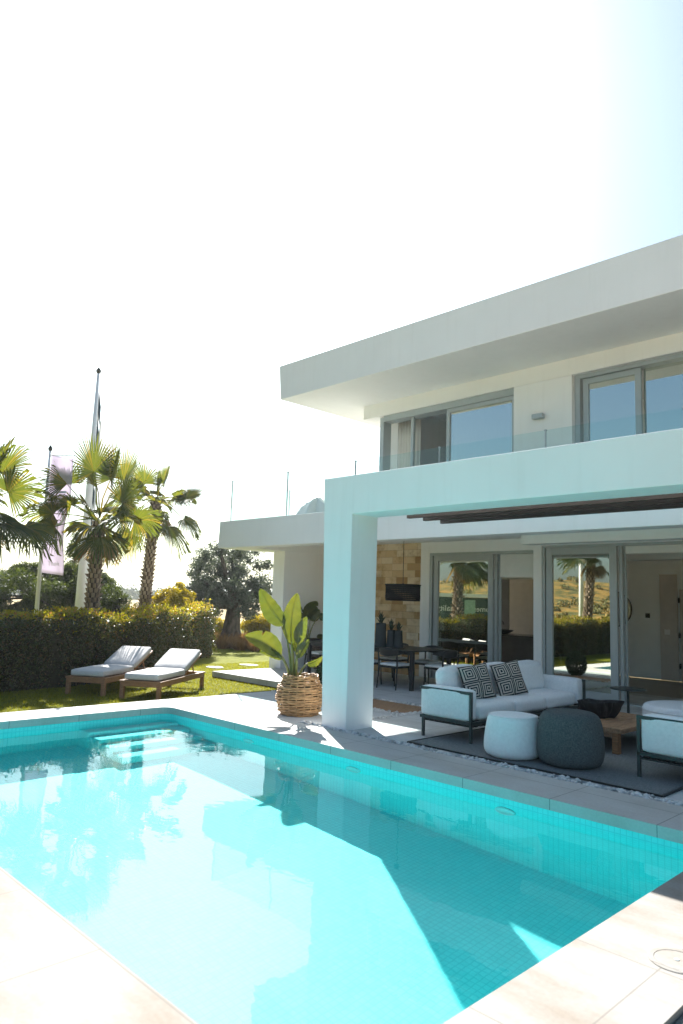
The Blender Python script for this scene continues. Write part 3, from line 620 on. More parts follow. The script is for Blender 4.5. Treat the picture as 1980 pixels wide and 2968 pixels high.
# ------------------------------------------------------------------ lounge
rg = MB(); z0, z1 = .003, .014
rg.box(-5.44, -2.60, 6.53, 10.6, z0, z1); o = rg.build('rug', M['rug']); tag(o, 'dark grey woven outdoor rug under the lounge furniture', 'rug')
e_ = MB(); e_.box(-5.46, -2.58, 6.505, 6.528, z0, .019); e_.box(-2.598, -2.575, 6.53, 10.6, z0, .019); e_.box(-5.465, -5.442, 6.53, 10.6, z0, .019)
e_.build('border', M['black'], o)
def make_sofa(nm, Ln, n, label):
    # depth along x (front at +x), length along y, origin at the middle of the footprint
    s = tag(empty(nm), label, 'sofa'); D = .76; h = Ln/2; x0, x1 = -D/2, D/2; t_ = .032
    f = MB(); f.box(x0, x1, -h, -h+t_, .215, .25); f.box(x0, x1, h-t_, h, .215, .25); f.box(x1-t_, x1, -h+t_, h-t_, .215, .25); f.box(x0, x0+t_, -h+t_, h-t_, .215, .25)
    f.box(x0, x1-t_, -h, -h+t_, .555, .59); f.box(x0, x1-t_, h-t_, h, .555, .59)
    f.build('frame', M['dark_metal'], s, bevel=.003)
    wb = MB()
    for k in range(9): wb.box(x0+.05+k*.077, x0+.095+k*.077, -h+.034, h-.034, .196, .212)
    for k in range(int(Ln/.09)): wb.box(x0+.034, x1-.034, -h+.05+k*.09, -h+.10+k*.09, .180, .195)
    wb.build('webbing', M['black'], s)
    for (x, y, zz) in ((x1-t_, -h, .59), (x1-t_, h-t_, .59), (x0+.03, -h, .215), (x0+.03, h-t_, .215)):
        MB().box(x, x+t_, y, y+t_, .0, zz-.0005 if zz > .3 else zz-.0005).build('leg', M['dark_metal'], s, bevel=.003)
    for sg in (-1, 1):
        MB().cushion((-.018, sg*(h-.088), .427), (D-.045, .172, .352), .035, .010, 9).build('arm', M['fabric'], s, smooth=True)
    w_ = (Ln-2*t_-.37)/n
    for k in range(n):
        y = -h+t_+.185+w_*(k+.5)
        MB().cushion((.055, y, .335), (D-.16, w_-.004, .185), .055, .022, 9, noise=.002).build('seat_cushion', M['fabric'], s, smooth=True)
        Mt = Matrix.Translation((-.235, y, .60)) @ Matrix.Rotation(rad(-9), 4, 'Y')
        MB().cushion((0, 0, 0), (.20, w_-.006, .40), .075, .035, 9, Mt, .003).build('back_cushion', M['fabric'], s, smooth=True)
    return s
s1 = make_sofa('sofa', 2.78, 3, 'long pale three seat sofa with dark metal frame and two patterned pillows'); s1.location = (-5.315, 8.41, 0)
s2 = make_sofa('sofa', 1.9, 2, 'pale sofa with dark metal frame cut off by the picture edge'); s2.location = (-2.655, 8.0, 0); s2.rotation_euler = (0, 0, PI); s2['group'] = s1['group'] = 'sofas on the rug'
def throw(loc, rz, tilt, roll, label):
    P = tag(empty('throw_pillow', loc, rz), label, 'pillow', 'patterned pillows on the sofa')
    Mt = Matrix.Rotation(rad(tilt), 4, 'Y') @ Matrix.Rotation(rad(roll), 4, 'X')
    m = MB(); n = 14
    def pf(sg):
        def fn(u, v):
            a, b = -1+2*u, -1+2*v; k = (1-abs(a)**2.6)*(1-abs(b)**2.6)
            e = 1-.05*(abs(a)*(1-b*b)+abs(b)*(1-a*a))*.9
            pch = 1-.06*(1-a*a)-.0
            return Vector((sg*.075*k**.6, a*.225*(1-.05*(1-b*b)), b*.225*(1-.05*(1-a*a))))
        return fn
    m.grid(pf(1), n, n); k = len(m.f); m.grid(pf(-1), n, n); m.f[k:] = [q[::-1] for q in m.f[k:]]
    o = m.build('cover', M['pillow'], P, smooth=True, weld=True); o.matrix_local = Mt
    return P
throw((-5.28, 7.62, .64), rad(-22), -20, 8, 'black and cream maze patterned pillow nearest the near arm of the long sofa')
throw((-5.26, 8.32, .645), rad(-26), -20, 10, 'black and cream maze patterned pillow in the middle of the long sofa')
def pouf(nm, loc, r, h, m, label, shp):
    P = tag(empty(nm, loc), label, 'pouf'); prof = [(r*a, h*b) for a, b in shp]
    # smooth the profile
    pr = []
    for i in range(len(prof)-1):
        p0 = prof[max(i-1, 0)]; p1 = prof[i]; p2 = prof[i+1]; p3 = prof[min(i+2, len(prof)-1)]
        for k in range(5):
            t = k/5; f = lambda q: .5*((2*p1[q])+(-p0[q]+p2[q])*t+(2*p0[q]-5*p1[q]+4*p2[q]-p3[q])*t*t+(-p0[q]+3*p1[q]-3*p2[q]+p3[q])*t**3)
            pr.append((max(f(0), 0), max(f(1), 0)))
    pr.append(prof[-1])
    MB().lathe(pr, 56).build('cover', m, P, smooth=True)
    sr = r*shp[-4][0]*1.002
    return P
SH1 = [(.0, .0), (.62, .0), (.86, .03), (.985, .14), (1.0, .34), (.95, .62), (.885, .86), (.82, .95), (.72, .985), (.4, 1.0), (0, 1.0)]
SH2 = [(.0, .0), (.62, .0), (.84, .03), (.965, .14), (1.0, .36), (.975, .62), (.90, .85), (.78, .95), (.6, .99), (.3, 1.0), (0, 1.0)]
p1 = pouf('pouf', (-4.285, 6.86, .014), .305, .44, M['fabric'], 'pale round pouf beside the dark grey one on the rug', SH1)
MB().tube([(.256*math.cos(q), .256*math.sin(q), .4235) for q in [2*PI*i/48 for i in range(49)]], .004, 5, False).build('piping', M['fabric'], p1)
p2 = pouf('pouf', (-3.70, 7.00, .014), .335, .535, M['grey_knit'], 'dark grey knitted pouf in front of the coffee table', SH2)
p3 = pouf('ottoman', (-3.42, 9.55, .014), .56, .42, M['fabric'], 'wide pale round ottoman behind the coffee table', [(0, 0), (.9, 0), (.985, .04), (1, .15), (1, .5), (1, .80), (.975, .93), (.92, .985), (.8, 1), (.4, 1.01), (0, 1.01)])
MB().tube([(.563*math.cos(q), .563*math.sin(q), .355) for q in [2*PI*i/60 for i in range(61)]], .005, 5, False).build('piping', M['fabric'], p3)
ct = tag(empty('coffee_table', (-4.06, 8.55, .014)), 'low teak coffee table with thick square legs between the two sofas', 'coffee table')
tp = MB()
for k in range(7): tp.box(-.50+k*.1440, -.50+k*.1440+.141, -.66, .66, .225, .275)
tp.build('tabletop', M['teak_pale'], ct, bevel=.004)
MB().box(-.38, .38, -.635, -.605, .17, .2235).build('apron', M['teak_pale'], ct); MB().box(-.38, .38, .605, .635, .17, .2235).build('apron', M['teak_pale'], ct)
for x in (-.46, .385):
    for y in (-.655, .58): MB().box(x, x+.075, y, y+.075, 0, .2235).build('leg', M['teak'], ct, bevel=.006)
bw = tag(empty('driftwood_bowl', atz(1731, 2079, .289), rad(42)), 'rough black charred wood bowl on the coffee table', 'bowl')
g = MB()
def bf(u, v):
    q = 2*PI*u
    if v < .62: t = v/.62; rr = .62+.38*math.sin(t*PI/2); z = .20*t
    else: t = (v-.62)/.38; rr = 1-.75*t; z = .20-.08*math.sin(t*PI/2)
    a = .205*(1+.10*math.sin(2*q+1)+.07*math.sin(5*q)+.05*math.sin(9*q+2)); b2 = .15*(1+.12*math.sin(3*q))
    ext = .10*math.exp(-((q-.15)/.28)**2)+.10*math.exp(-((q-.15-2*PI)/.28)**2)
    k = .012*math.sin(11*q+9*v)+.008*math.sin(23*q+5*v)
    return Vector(((a+k)*rr*math.cos(q)+ext*rr, (b2+k)*rr*math.sin(q), z+.012*math.sin(4*q)*v))
g.grid(bf, 64, 16); g.build('bowl', M['black_wood'], bw, smooth=True, weld=True)
sdt = tag(empty('side_table', (-4.42, 10.02, 0)), 'small round dark side table on one thin leg by the glass door', 'side table')
MB().lathe([(.0, .492), (.235, .492), (.24, .496), (.24, .508), (.235, .512), (0, .512)], 48).build('tabletop', M['dark_metal'], sdt)
MB().tube([(0, 0, .01), (0, 0, .492)], .018, 12).build('stem', M['dark_metal'], sdt); MB().lathe([(.15, 0), (.15, .01), (.02, .014)], 36).build('base', M['dark_metal'], sdt)

# ------------------------------------------------------------------ dining
dt = tag(empty('dining_table', (-9.95, 10.84, 0)), 'long dark metal dining table carrying three slim vases', 'dining table')
MB().box(-1.45, 1.45, -.60, .60, .695, .72).build('tabletop', M['black'], dt, bevel=.006)
MB().box(-1.365, 1.365, -.56, -.53, .64, .694).build('apron', M['black'], dt); MB().box(-1.365, 1.365, .53, .56, .64, .694).build('apron', M['black'], dt)
for x in (-1.44, 1.37):
    for y in (-.59, .52): MB().box(x, x+.07, y, y+.07, 0, .694).build('leg', M['black'], dt, bevel=.004)
def make_chair():
    c = empty('dining_chair')
    MB().cushion((0, 0, .445), (.44, .43, .05), .022, .006, 7).build('seat_cushion', M['fabric'], c, smooth=True)
    f = MB(); f.box(-.225, .225, -.22, -.19, .385, .42); f.box(-.225, .225, .19, .22, .385, .42); f.box(-.225, -.195, -.19, .19, .385, .42); f.box(.195, .225, -.19, .19, .385, .42)
    f.build('seat_frame', M['black'], c)
    for sx_ in (-1, 1):
        MB().tube([(sx_*.205, .205, .42), (sx_*.215, .225, 0)], [.016, .012], 8).build('leg', M['black'], c)
        MB().tube([(sx_*.235, -.255, 0), (sx_*.222, -.212, .40), (sx_*.232, -.235, .66)], [.012, .017, .015], 8).build('leg', M['black'], c)
    b = MB()     # curved back and arm band
    def bf(u, v):
        q = -1+2*u; x = .255*math.sin(q*PI/2*1.02) if abs(q) < .72 else math.copysign(.255*math.sin(.72*PI/2*1.02)+.0, q)
        y = -.262+.12*(1-math.cos(q*PI/2)) if abs(q) < .72 else -.262+.12*(1-math.cos(.72*PI/2))+(abs(q)-.72)*.75
        hh = .15*max(.22, math.cos(q*PI/2*.86)); return Vector((x, y-.02*v, .665-.10*0+hh*(v-.5)+.01))
    b.grid(bf, 28, 4); o = b.build('backrest', M['black'], c, smooth=True); o.modifiers.new('thick', 'SOLIDIFY').thickness = .022
    return c
ch0 = make_chair(); chs = [(-8.98, 10.33, 0, 'black dining chair with pale seat nearest the pillar along the near table side'),
 (-8.33, 10.86, PI/2, 'black dining chair with pale seat at the head of the dining table'),
 (-9.75, 10.33, 0, 'black dining chair half hidden behind the white pillar'),
 (-9.1, 11.42, PI, 'black dining chair on the far table side before the stone wall'),
 (-10.0, 11.42, PI, 'black dining chair on the far table side, nearer the white side wall than its neighbour'), (-11.62, 10.84, -PI/2, 'black dining chair at the far left end of the dining table')]
for i, (x, y, a, lb) in enumerate(chs):
    c = ch0 if i == 0 else copy_tree(ch0); c.location = (x, y, 0); c.rotation_euler = (0, 0, a); tag(c, lb, 'chair', 'chairs around the dining table')
def agave(n, h, mb, spread=.5, z0=0):
    for i in range(n):
        q = i*2.4; ti = spread*(.15+.85*i/n); ln = h*(1-.35*i/n)*random.uniform(.85, 1.1); dx, dy = math.cos(q), math.sin(q)
        w0 = .02
        pts = [Vector((dx*math.sin(ti*s)*ln*s, dy*math.sin(ti*s)*ln*s, z0+ln*s*math.cos(ti*s*.8))) for s in (0, .25, .5, .75, 1)]
        ws = [w0, w0*1.25, w0*1.1, w0*.7, .001]; sd_ = Vector((-dy, dx, 0)); vs = []
        for p_, w_ in zip(pts, ws): vs += [p_-sd_*w_, p_+Vector((dx, dy, 0))*w_*.35*-1, p_+sd_*w_]
        mb.add(vs, [(3*k, 3*k+1, 3*k+4, 3*k+3) for k in range(4)]+[(3*k+1, 3*k+2, 3*k+5, 3*k+4) for k in range(4)])
for (px_, py_, r, h, hp, n, lb) in ((1103, 1874, .115, .46, .34, 16, 'tallest dark vase with green succulent on the dining table beside the pillar'), (1133, 1875.5, .088, .33, .27, 15, 'middle dark vase with green rosette plant on the dining table'), (1154.5, 1877, .088, .33, .24, 14, 'dark vase with reddish rosette plant at the right of its row')):
    P_ = atz(px_, py_, .721); v = tag(empty('vase', (P_.x, P_.y, .721)), lb, 'vase', 'vases on the dining table')
    MB().lathe([(r*1.1, 0), (r*1.12, .01), (r, .05), (r*.93, h*.5), (r*.86, h*.92), (r*.86, h), (r*.74, h), (r*.72, h*.85), (0, h*.83)], 28).build('pot', M['vase'], v, smooth=True)
    ag = MB(); agave(n, hp, ag, .8, h*.84); ag.build('plant', M['succulent'], v)
# ------------------------------------------------------------------ wicker planters and strelitzias
def wicker(nm, loc, prof, h, rows, mt, label, stakes=22, tr=.0172):
    b = tag(empty(nm, loc), label, 'basket')
    def R(z):
        t = z/h
        for (t0, r0), (t1, r1) in zip(prof[:-1], prof[1:]):
            if t <= t1: k = (t-t0)/(t1-t0); k = k*k*(3-2*k); return r0+(r1-r0)*k
        return prof[-1][1]
    wv = MB(); NS = stakes*4
    for i in range(rows):
        z = .02+(h-.035)*i/(rows-1); r0 = R(z); ph = PI*(i % 2); jz = random.uniform(-.003, .003)
        pts = []
        for j in range(NS+1):
            q = 2*PI*j/NS; a = math.cos(q*stakes/2+ph)
            pts.append(((r0+.011*a+.004*math.sin(3*q+i))*math.cos(q), (r0+.011*a+.004*math.sin(3*q+i))*math.sin(q), z+jz+.006*math.sin(2*q+i*1.7)))
        wv.tube(pts, tr*random.uniform(.72, .9), 6, False)
    for i, z in enumerate((h-.012, h+.004)):
        wv.tube([((R(h)+.010*math.cos(q*11+i*PI))*math.cos(q), (R(h)+.010*math.cos(q*11+i*PI))*math.sin(q), z+.010*math.sin(q*11+i*PI)) for q in [2*PI*j/132 for j in range(133)]], .0125, 6, False)
    for i, z in enumerate((.010, .022)):
        wv.tube([((R(0)+.012*math.cos(q*9+i*PI))*math.cos(q), (R(0)+.012*math.cos(q*9+i*PI))*math.sin(q), z) for q in [2*PI*j/100 for j in range(101)]], .013, 6, False)
    wv.build('weave', mt, b, smooth=True)
    sk_ = MB()
    for j in range(stakes):
        q = 2*PI*(j+.5)/stakes*1.0; zs = [h*k/8 for k in range(9)]
        sk_.tube([(R(z)*math.cos(q), R(z)*math.sin(q), z) for z in zs], .009, 5)
    sk_.build('stakes', mt, b, smooth=True)
    ln = MB(); ln.lathe([(max(.02, R(h*k/8)-.035), h*k/8*.93+.01) for k in range(9)], 32); ln.build('liner', M['earth'], b)
    return b
BX = Vector((-7.68, 6.81, 0))
wicker('wicker_planter', BX, [(0, .24), (.16, .29), (.45, .325), (.68, .305), (.88, .25), (1.0, .235)], .53, 21, M['wicker'], 'honey coloured wicker planter basket standing on the deck beside the white pillar', 18)
B2 = Vector((-12.35, 11.75, 0))
wicker('wicker_planter', B2, [(0, .30), (.5, .36), (1, .37)], .62, 24, M['wicker_dark'], 'dark brown wicker planter basket in the corner by the white side wall', 22)
RT = CR.copy(); RT.z = 0; RT.normalize(); TOW = Vector((-CF.x, -CF.y, 0)).normalized()
def strel_leaf(mb, veins, base, tip, width, bend, fold, curl, roll=0.0, notch=()):
    base, tip = Vector(base), Vector(tip); ax = tip-base; Ln = ax.length; ax.normalize()
    nrm = (CPOS-(base+tip)/2).normalized(); nrm = (nrm-ax*nrm.dot(ax)).normalized()
    nrm = Matrix.Rotation(roll, 3, ax) @ nrm; sd_ = ax.cross(nrm).normalized()
    nu, nv = 26, 8; vs = []; fs = []
    for i in range(nu+1):
        t = i/nu; wd = width*.5*(max(0, math.sin(PI*min(1, t**.80)))**.62)*(1-.12*t)
        c = base+ax*Ln*t+sd_*bend*math.sin(PI*t)*Ln+nrm*curl*(t*t-t)*Ln
        for j in range(nv+1):
            s = -1+2*j/nv; w_ = wd*s
            for (t0, sg, dp) in notch:
                if s*sg > 0: w_ *= 1-dp*max(0, 1-abs(t-t0)/.025)*abs(s)
            vs.append(c+sd_*w_*math.cos(fold)+nrm*(abs(w_)*math.sin(fold)+.006*math.sin(t*38+s*3)*abs(s)))
            veins.append((t*2.4+abs(s)*.18, s, 0))
    for i in range(nu):
        for j in range(nv): fs.append((i*(nv+1)+j, (i+1)*(nv+1)+j, (i+1)*(nv+1)+j+1, i*(nv+1)+j+1))
    mb.add(vs, fs)
    rb = [base+ax*Ln*t+sd_*bend*math.sin(PI*t)*Ln+nrm*(curl*(t*t-t)*Ln-.004) for t in [k/12 for k in range(13)]]
    return rb
def strel(nm, org, items, label, crop, scl, dep0=0.0):
    # items: leaf base / tip in pixels of a crop of the photograph, width and depth offset in metres
    P = tag(empty(nm, org), label, 'plant'); cx, cy, cs = crop
    D = math.hypot(org.x, org.y)
    def pt(q, dep): return atd(cx+q[0]*cs, cy+q[1]*cs, D+dep)-org
    for it in items:
        b, tp, wd, dep0_, dep1, foot, mid, bend, fold, curl, roll, notch = it
        m = MB(); vn = []; base = pt(b, dep0_)+org; tip = pt(tp, dep1)+org
        rb = strel_leaf(m, vn, base, tip, wd, bend, fold, curl, roll, notch); m.v = [tuple(Vector(v)-org) for v in m.v]
        lf = m.build('leaf', M['strel'], P, smooth=True); a = lf.data.attributes.new('vein', 'FLOAT_VECTOR', 'POINT'); a.data.foreach_set('vector', np.array(vn, np.float32).ravel())
        ft = pt(foot, 0); pts = [ft]
        if mid: pts.append(pt(mid, dep0_*.5))
        pts.append(base-org); k = []
        for i in range(13):
            t = i/12
            k.append(pts[0].lerp(pts[1], t) if len(pts) == 2 else (pts[0]*(1-t)**2+pts[1]*2*t*(1-t)+pts[2]*t*t))
        m2 = MB(); m2.tube(k, [.021*(1-.55*i/12) for i in range(13)], 8); m2.tube([q-org for q in rb], [.009*(1-.8*i/12) for i in range(13)], 6); m2.build('stalk', M['stalk'], P, smooth=True)
    return P
nn_ = ()
items = [((648, 690), (280, 135), .33, -.05, .10, (765, 1530), (725, 980), -.06, .20, .10, -.55, ()),
 ((757, 968), (845, 200), .30, -.10, .05, (780, 1530), (770, 1200), -.05, .12, .05, .30, ((.30, 1, .5), (.33, -1, .7))),
 ((610, 1150), (45, 850), .36, -.05, -.20, (745, 1530), (700, 1290), .10, .35, .15, .5, ((.62, 1, .7),)),
 ((620, 1200), (270, 1085), .13, -.12, -.02, (740, 1530), (705, 1330), .08, .15, .10, -.3, ()),
 ((852, 975), (985, 555), .20, -.15, -.20, (815, 1530), (835, 1250), -.06, .30, .08, .35, ()),
 ((845, 1190), (1030, 905), .16, -.25, -.25, (820, 1530), (835, 1350), -.04, .35, .05, -.3, ()),
 ((995, 1275), (1245, 1150), .17, -.05, .10, (850, 1530), (900, 1340), .12, .55, .15, .8, ((.25, 1, .9), (.4, 1, .9), (.55, -1, .9))),
 ((775, 1010), (600, 700), .11, .10, .15, (790, 1530), (790, 1200), .05, .55, .05, .3, ()),
 ((840, 1120), (770, 860), .13, -.05, .02, (800, 1530), (815, 1300), .04, .6, .05, .2, ())]
strel('strelitzia', BX+Vector((0, 0, .42)), items, 'large leaved strelitzia growing in the honey coloured basket', (700, 1680, 300/1568), 1)
it2 = [((955, 585), (1150, 330), .42, 0, .1, (990, 960), (985, 780), -.05, .3, .1, .5, ((.6, 1, .8), (.8, 1, .7))),
 ((1035, 610), (1185, 455), .30, .05, .05, (1000, 960), (1010, 800), 0, .3, .05, .2, ()),
 ((945, 560), (850, 540), .16, .0, .0, (985, 960), (960, 640), 0, .4, .1, .2, ()),
 ((955, 545), (880, 370), .05, .0, .0, (985, 960), (960, 650), 0, .6, .1, .2, ()),
 ((1170, 570), (1300, 540), .22, .0, -.1, (1005, 960), (1050, 680), 0, .4, .1, .2, ()),
 ((1150, 900), (1290, 860), .25, .0, -.1, (1010, 960), (1080, 930), 0, .4, .1, .2, ())]
strel('strelitzia', B2+Vector((0, 0, .55)), it2, 'darker strelitzia in the dark basket against the side wall', (700, 1680, 300/1568), 1)
bb = atz(930, 2034, 0); bb = Vector((bb.x-.02, bb.y+.15, 0))
bx_ = tag(empty('boxwood_shrub', bb), 'small dark clipped shrub half hidden behind the white pillar', 'shrub')
q = rng.normal(size=(5200, 3)); q /= np.linalg.norm(q, axis=1)[:, None]; q *= (.24*(.75+.3*rng.random(5200)))[:, None]; q[:, 2] = np.abs(q[:, 2]*1.25+.27)
leaves('foliage', q, .036, M['box_ball'], bx_, .6); MB().tube([(0, 0, 0), (0, 0, .3)], .03, 8).build('stem', M['bark'], bx_)

# ------------------------------------------------------------------ loungers
def make_lounger():
    # x across (.74), y along (1.95), foot end at y=0
    s = empty('sun_lounger'); Wd, Ln, Hh = .74, 1.95, .30
    f = MB(); f.box(-Wd/2, Wd/2, 0, .075, Hh-.03, Hh); f.box(-Wd/2, Wd/2, Ln-.075, Ln, Hh-.03, Hh); f.box(-Wd/2, -Wd/2+.06, .076, Ln-.076, Hh-.03, Hh); f.box(Wd/2-.06, Wd/2, .076, Ln-.076, Hh-.03, Hh)
    f.box(-Wd/2+.02, Wd/2-.02, .015, .04, Hh-.095, Hh-.031); f.box(-Wd/2+.02, Wd/2-.02, Ln-.04, Ln-.015, Hh-.095, Hh-.031); f.box(-Wd/2+.015, -Wd/2+.04, .042, Ln-.042, Hh-.095, Hh-.031); f.box(Wd/2-.04, Wd/2-.015, .042, Ln-.042, Hh-.095, Hh-.031)
    for k in range(9): f.box(-Wd/2+.0605, Wd/2-.0605, .10+k*.135, .19+k*.135, Hh-.024, Hh-.004)
    f.build('frame', M['teak'], s, bevel=.003)
    for x in (-Wd/2+.012, Wd/2-.077):
        for y in (.012, Ln-.077): MB().box(x, x+.065, y, y+.065, 0, Hh-.031).build('leg', M['teak'], s, bevel=.004)
    MB().cushion((0, .60, Hh+.062), (.62, 1.12, .115), .035, .012, 11).build('seat_cushion', M['fabric_warm'], s, smooth=True)
    Mt = Matrix.Translation((0, 1.17, Hh+.03)) @ Matrix.Rotation(rad(22), 4, 'X')
    MB().cushion((0, .37, .075), (.62, .74, .11), .035, .012, 11, Mt).build('back_cushion', M['fabric_warm'], s, smooth=True)
    b = MB(); b.box(-.29, -.245, 0, .80, -.02, .012, Mt); b.box(.245, .29, 0, .80, -.02, .012, Mt)
    for k in range(6): b.box(-.244, .244, .05+k*.135, .13+k*.135, -.012, .008, Mt)
    b.build('back_frame', M['teak'], s)
    pr = MB()
    for x in (-.2, .2): pr.tube([(x, 1.66, Hh+.21), (x, 1.78, Hh-.01)], .014, 6)
    pr.tube([(-.2, 1.78, Hh), (.2, 1.78, Hh)], .012, 6); pr.build('prop', M['teak'], s)
    return s
lg = make_lounger(); uu = Vector((.825, .565, 0)); az = math.atan2(uu.y, uu.x)
for i, (fr, lb) in enumerate((((-10.565, 6.31), 'teak sun lounger with grey cushion in full sun, nearer the house terrace'), ((-11.49, 5.80), 'teak sun lounger with palm shadow stripes on its raised back, beside the hedge'))):
    s = lg if i == 0 else copy_tree(lg); c = Vector((fr[0], fr[1], 0))-uu*.37; s.location = (c.x, c.y, LZ); s.rotation_euler = (0, 0, az)
    tag(s, lb, 'sun lounger', 'sun loungers on the lawn')
for i, q in enumerate(((623, 1936), (721, 1929))):
    P_ = atz(*q, LZ); g = MB(); n = 12; g.prism([(.26*math.cos(2*PI*k/n)*(1+.1*math.sin(k*2.3)), .20*math.sin(2*PI*k/n)*(1+.1*math.cos(k*1.7)), -.03) for k in range(n)], (0, 0, .055))
    o = g.build('stepping_stone', M['deck'], None, bevel=.008); o.location = (P_.x, P_.y, LZ); o.rotation_euler = (0, 0, .4*i)
    tag(o, ('flat pale stepping stone in the lawn nearer the loungers', 'flat pale stepping stone in the lawn nearer the side wall')[i], 'stepping stone', 'stepping stones in the lawn')

# ------------------------------------------------------------------ lawn blades
n = 90000; X = rng.uniform(-15.5, -9.95, n); Y = rng.uniform(2.0, 15.0, n)
keep = ~((X > -13.1) & (Y > 9.0)); X, Y = X[keep], Y[keep]; n = len(X)
hgt = rng.uniform(.018, .045, n); a = rng.uniform(0, 2*PI, n); tl = rng.normal(size=(n, 2))*.018; bw_ = .0045
V = np.stack([np.stack([X-bw_*np.cos(a), Y-bw_*np.sin(a), np.full(n, LZ)], 1), np.stack([X+bw_*np.cos(a), Y+bw_*np.sin(a), np.full(n, LZ)], 1), np.stack([X+tl[:, 0], Y+tl[:, 1], LZ+hgt], 1)], 1).reshape(-1, 3)
o = np_mesh('grass', V, np.arange(3*n).reshape(n, 3), M['grass']); tag(o, 'short mown green grass of the lawn around the sun loungers', 'grass', kind='stuff')

# ------------------------------------------------------------------ hedge
path = [(-12.75, -6.0), (-12.72, 2.5), (-12.70, 4.4), (-12.85, 5.9), (-13.75, 7.6), (-15.3, 9.4), (-17.7, 12.3)]
def along(path, n):
    P = np.array(path, float); d = np.r_[0, np.cumsum(np.linalg.norm(np.diff(P, axis=0), axis=1))]; t = rng.uniform(0, d[-1], n)
    x = np.interp(t, d, P[:, 0]); y = np.interp(t, d, P[:, 1]); x2 = np.interp(t+.05, d, P[:, 0]); y2 = np.interp(t+.05, d, P[:, 1]); x1 = np.interp(t-.05, d, P[:, 0]); y1 = np.interp(t-.05, d, P[:, 1])
    tx, ty = x2-x1, y2-y1; l = np.hypot(tx, ty); return t, x, y, ty/l, -tx/l
n = 62000; t, x, y, nx, ny = along(path, n)    # normal points to the pool side
top = 1.05+.06*np.sin(t*1.7)+.05*np.sin(t*4.1+1)+.03*np.sin(t*9)+np.clip(t-15.5, 0, 9)*.02; Hh = top-LZ; dep = .95
face = rng.random(n); off = np.zeros(n); z = np.zeros(n)
fr = face < .62; lump = .07*np.sin(t*3.1)+.06*np.sin(t*7.3+2)+.04*np.sin(t*13)
z[fr] = LZ+.03+rng.random(fr.sum())**.9*(Hh[fr]); off[fr] = rng.normal(size=fr.sum())*.055-.02+lump[fr]*(1-.3*(z[fr]-LZ)/Hh[fr])
tp_ = ~fr; off[tp_] = -rng.random(tp_.sum())*dep; z[tp_] = top[tp_]+rng.normal(size=tp_.sum())*.05-.02
hg = tag(empty('hedge', (-12.9, 5, LZ)), 'clipped evergreen hedge with yellow and red tips behind the sun loungers', 'hedge'); HO = np.array((-12.9, 5, LZ))
Cc = np.stack([x+nx*off, y+ny*off, z], 1)
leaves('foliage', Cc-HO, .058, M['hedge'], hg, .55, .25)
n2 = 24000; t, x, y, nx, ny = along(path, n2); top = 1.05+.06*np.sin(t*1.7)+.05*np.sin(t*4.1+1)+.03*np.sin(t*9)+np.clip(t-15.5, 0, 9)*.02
cl_ = (np.sin(t*5.3)+np.sin(t*2.1+1)+np.sin(t*11.7)) > -.6; sunlit_end = np.clip((t-13.0)/8, 0, 1)  # yellow tips thickened toward the right end, putting its sunlight into leaf colour
off = -rng.random(n2)*.95+.05; z = top+.04+rng.random(n2)**2*(.13+.15*sunlit_end)-np.where(rng.random(n2) < .45+.3*sunlit_end, rng.random(n2)**1.6*(.35+.45*sunlit_end), 0)*(off > -.12)
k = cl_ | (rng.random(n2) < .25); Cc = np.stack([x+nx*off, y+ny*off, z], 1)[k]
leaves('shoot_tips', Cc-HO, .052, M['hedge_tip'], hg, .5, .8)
core = MB(); P = path
for (x0, y0), (x1, y1) in zip(P[:-1], P[1:]):
    d_ = Vector((x1-x0, y1-y0, 0)); d_.normalize(); nv_ = Vector((d_.y, -d_.x, 0)); a0, b0 = Vector((x0, y0, LZ)), Vector((x1, y1, LZ))
    core.prism([a0-nv_*.10, a0-nv_*.85, b0-nv_*.85, b0-nv_*.10], (0, 0, 1.08))
o = core.build('twigs', M['hedge_core'], hg); o.matrix_parent_inverse = Matrix.Translation(-Vector(HO))

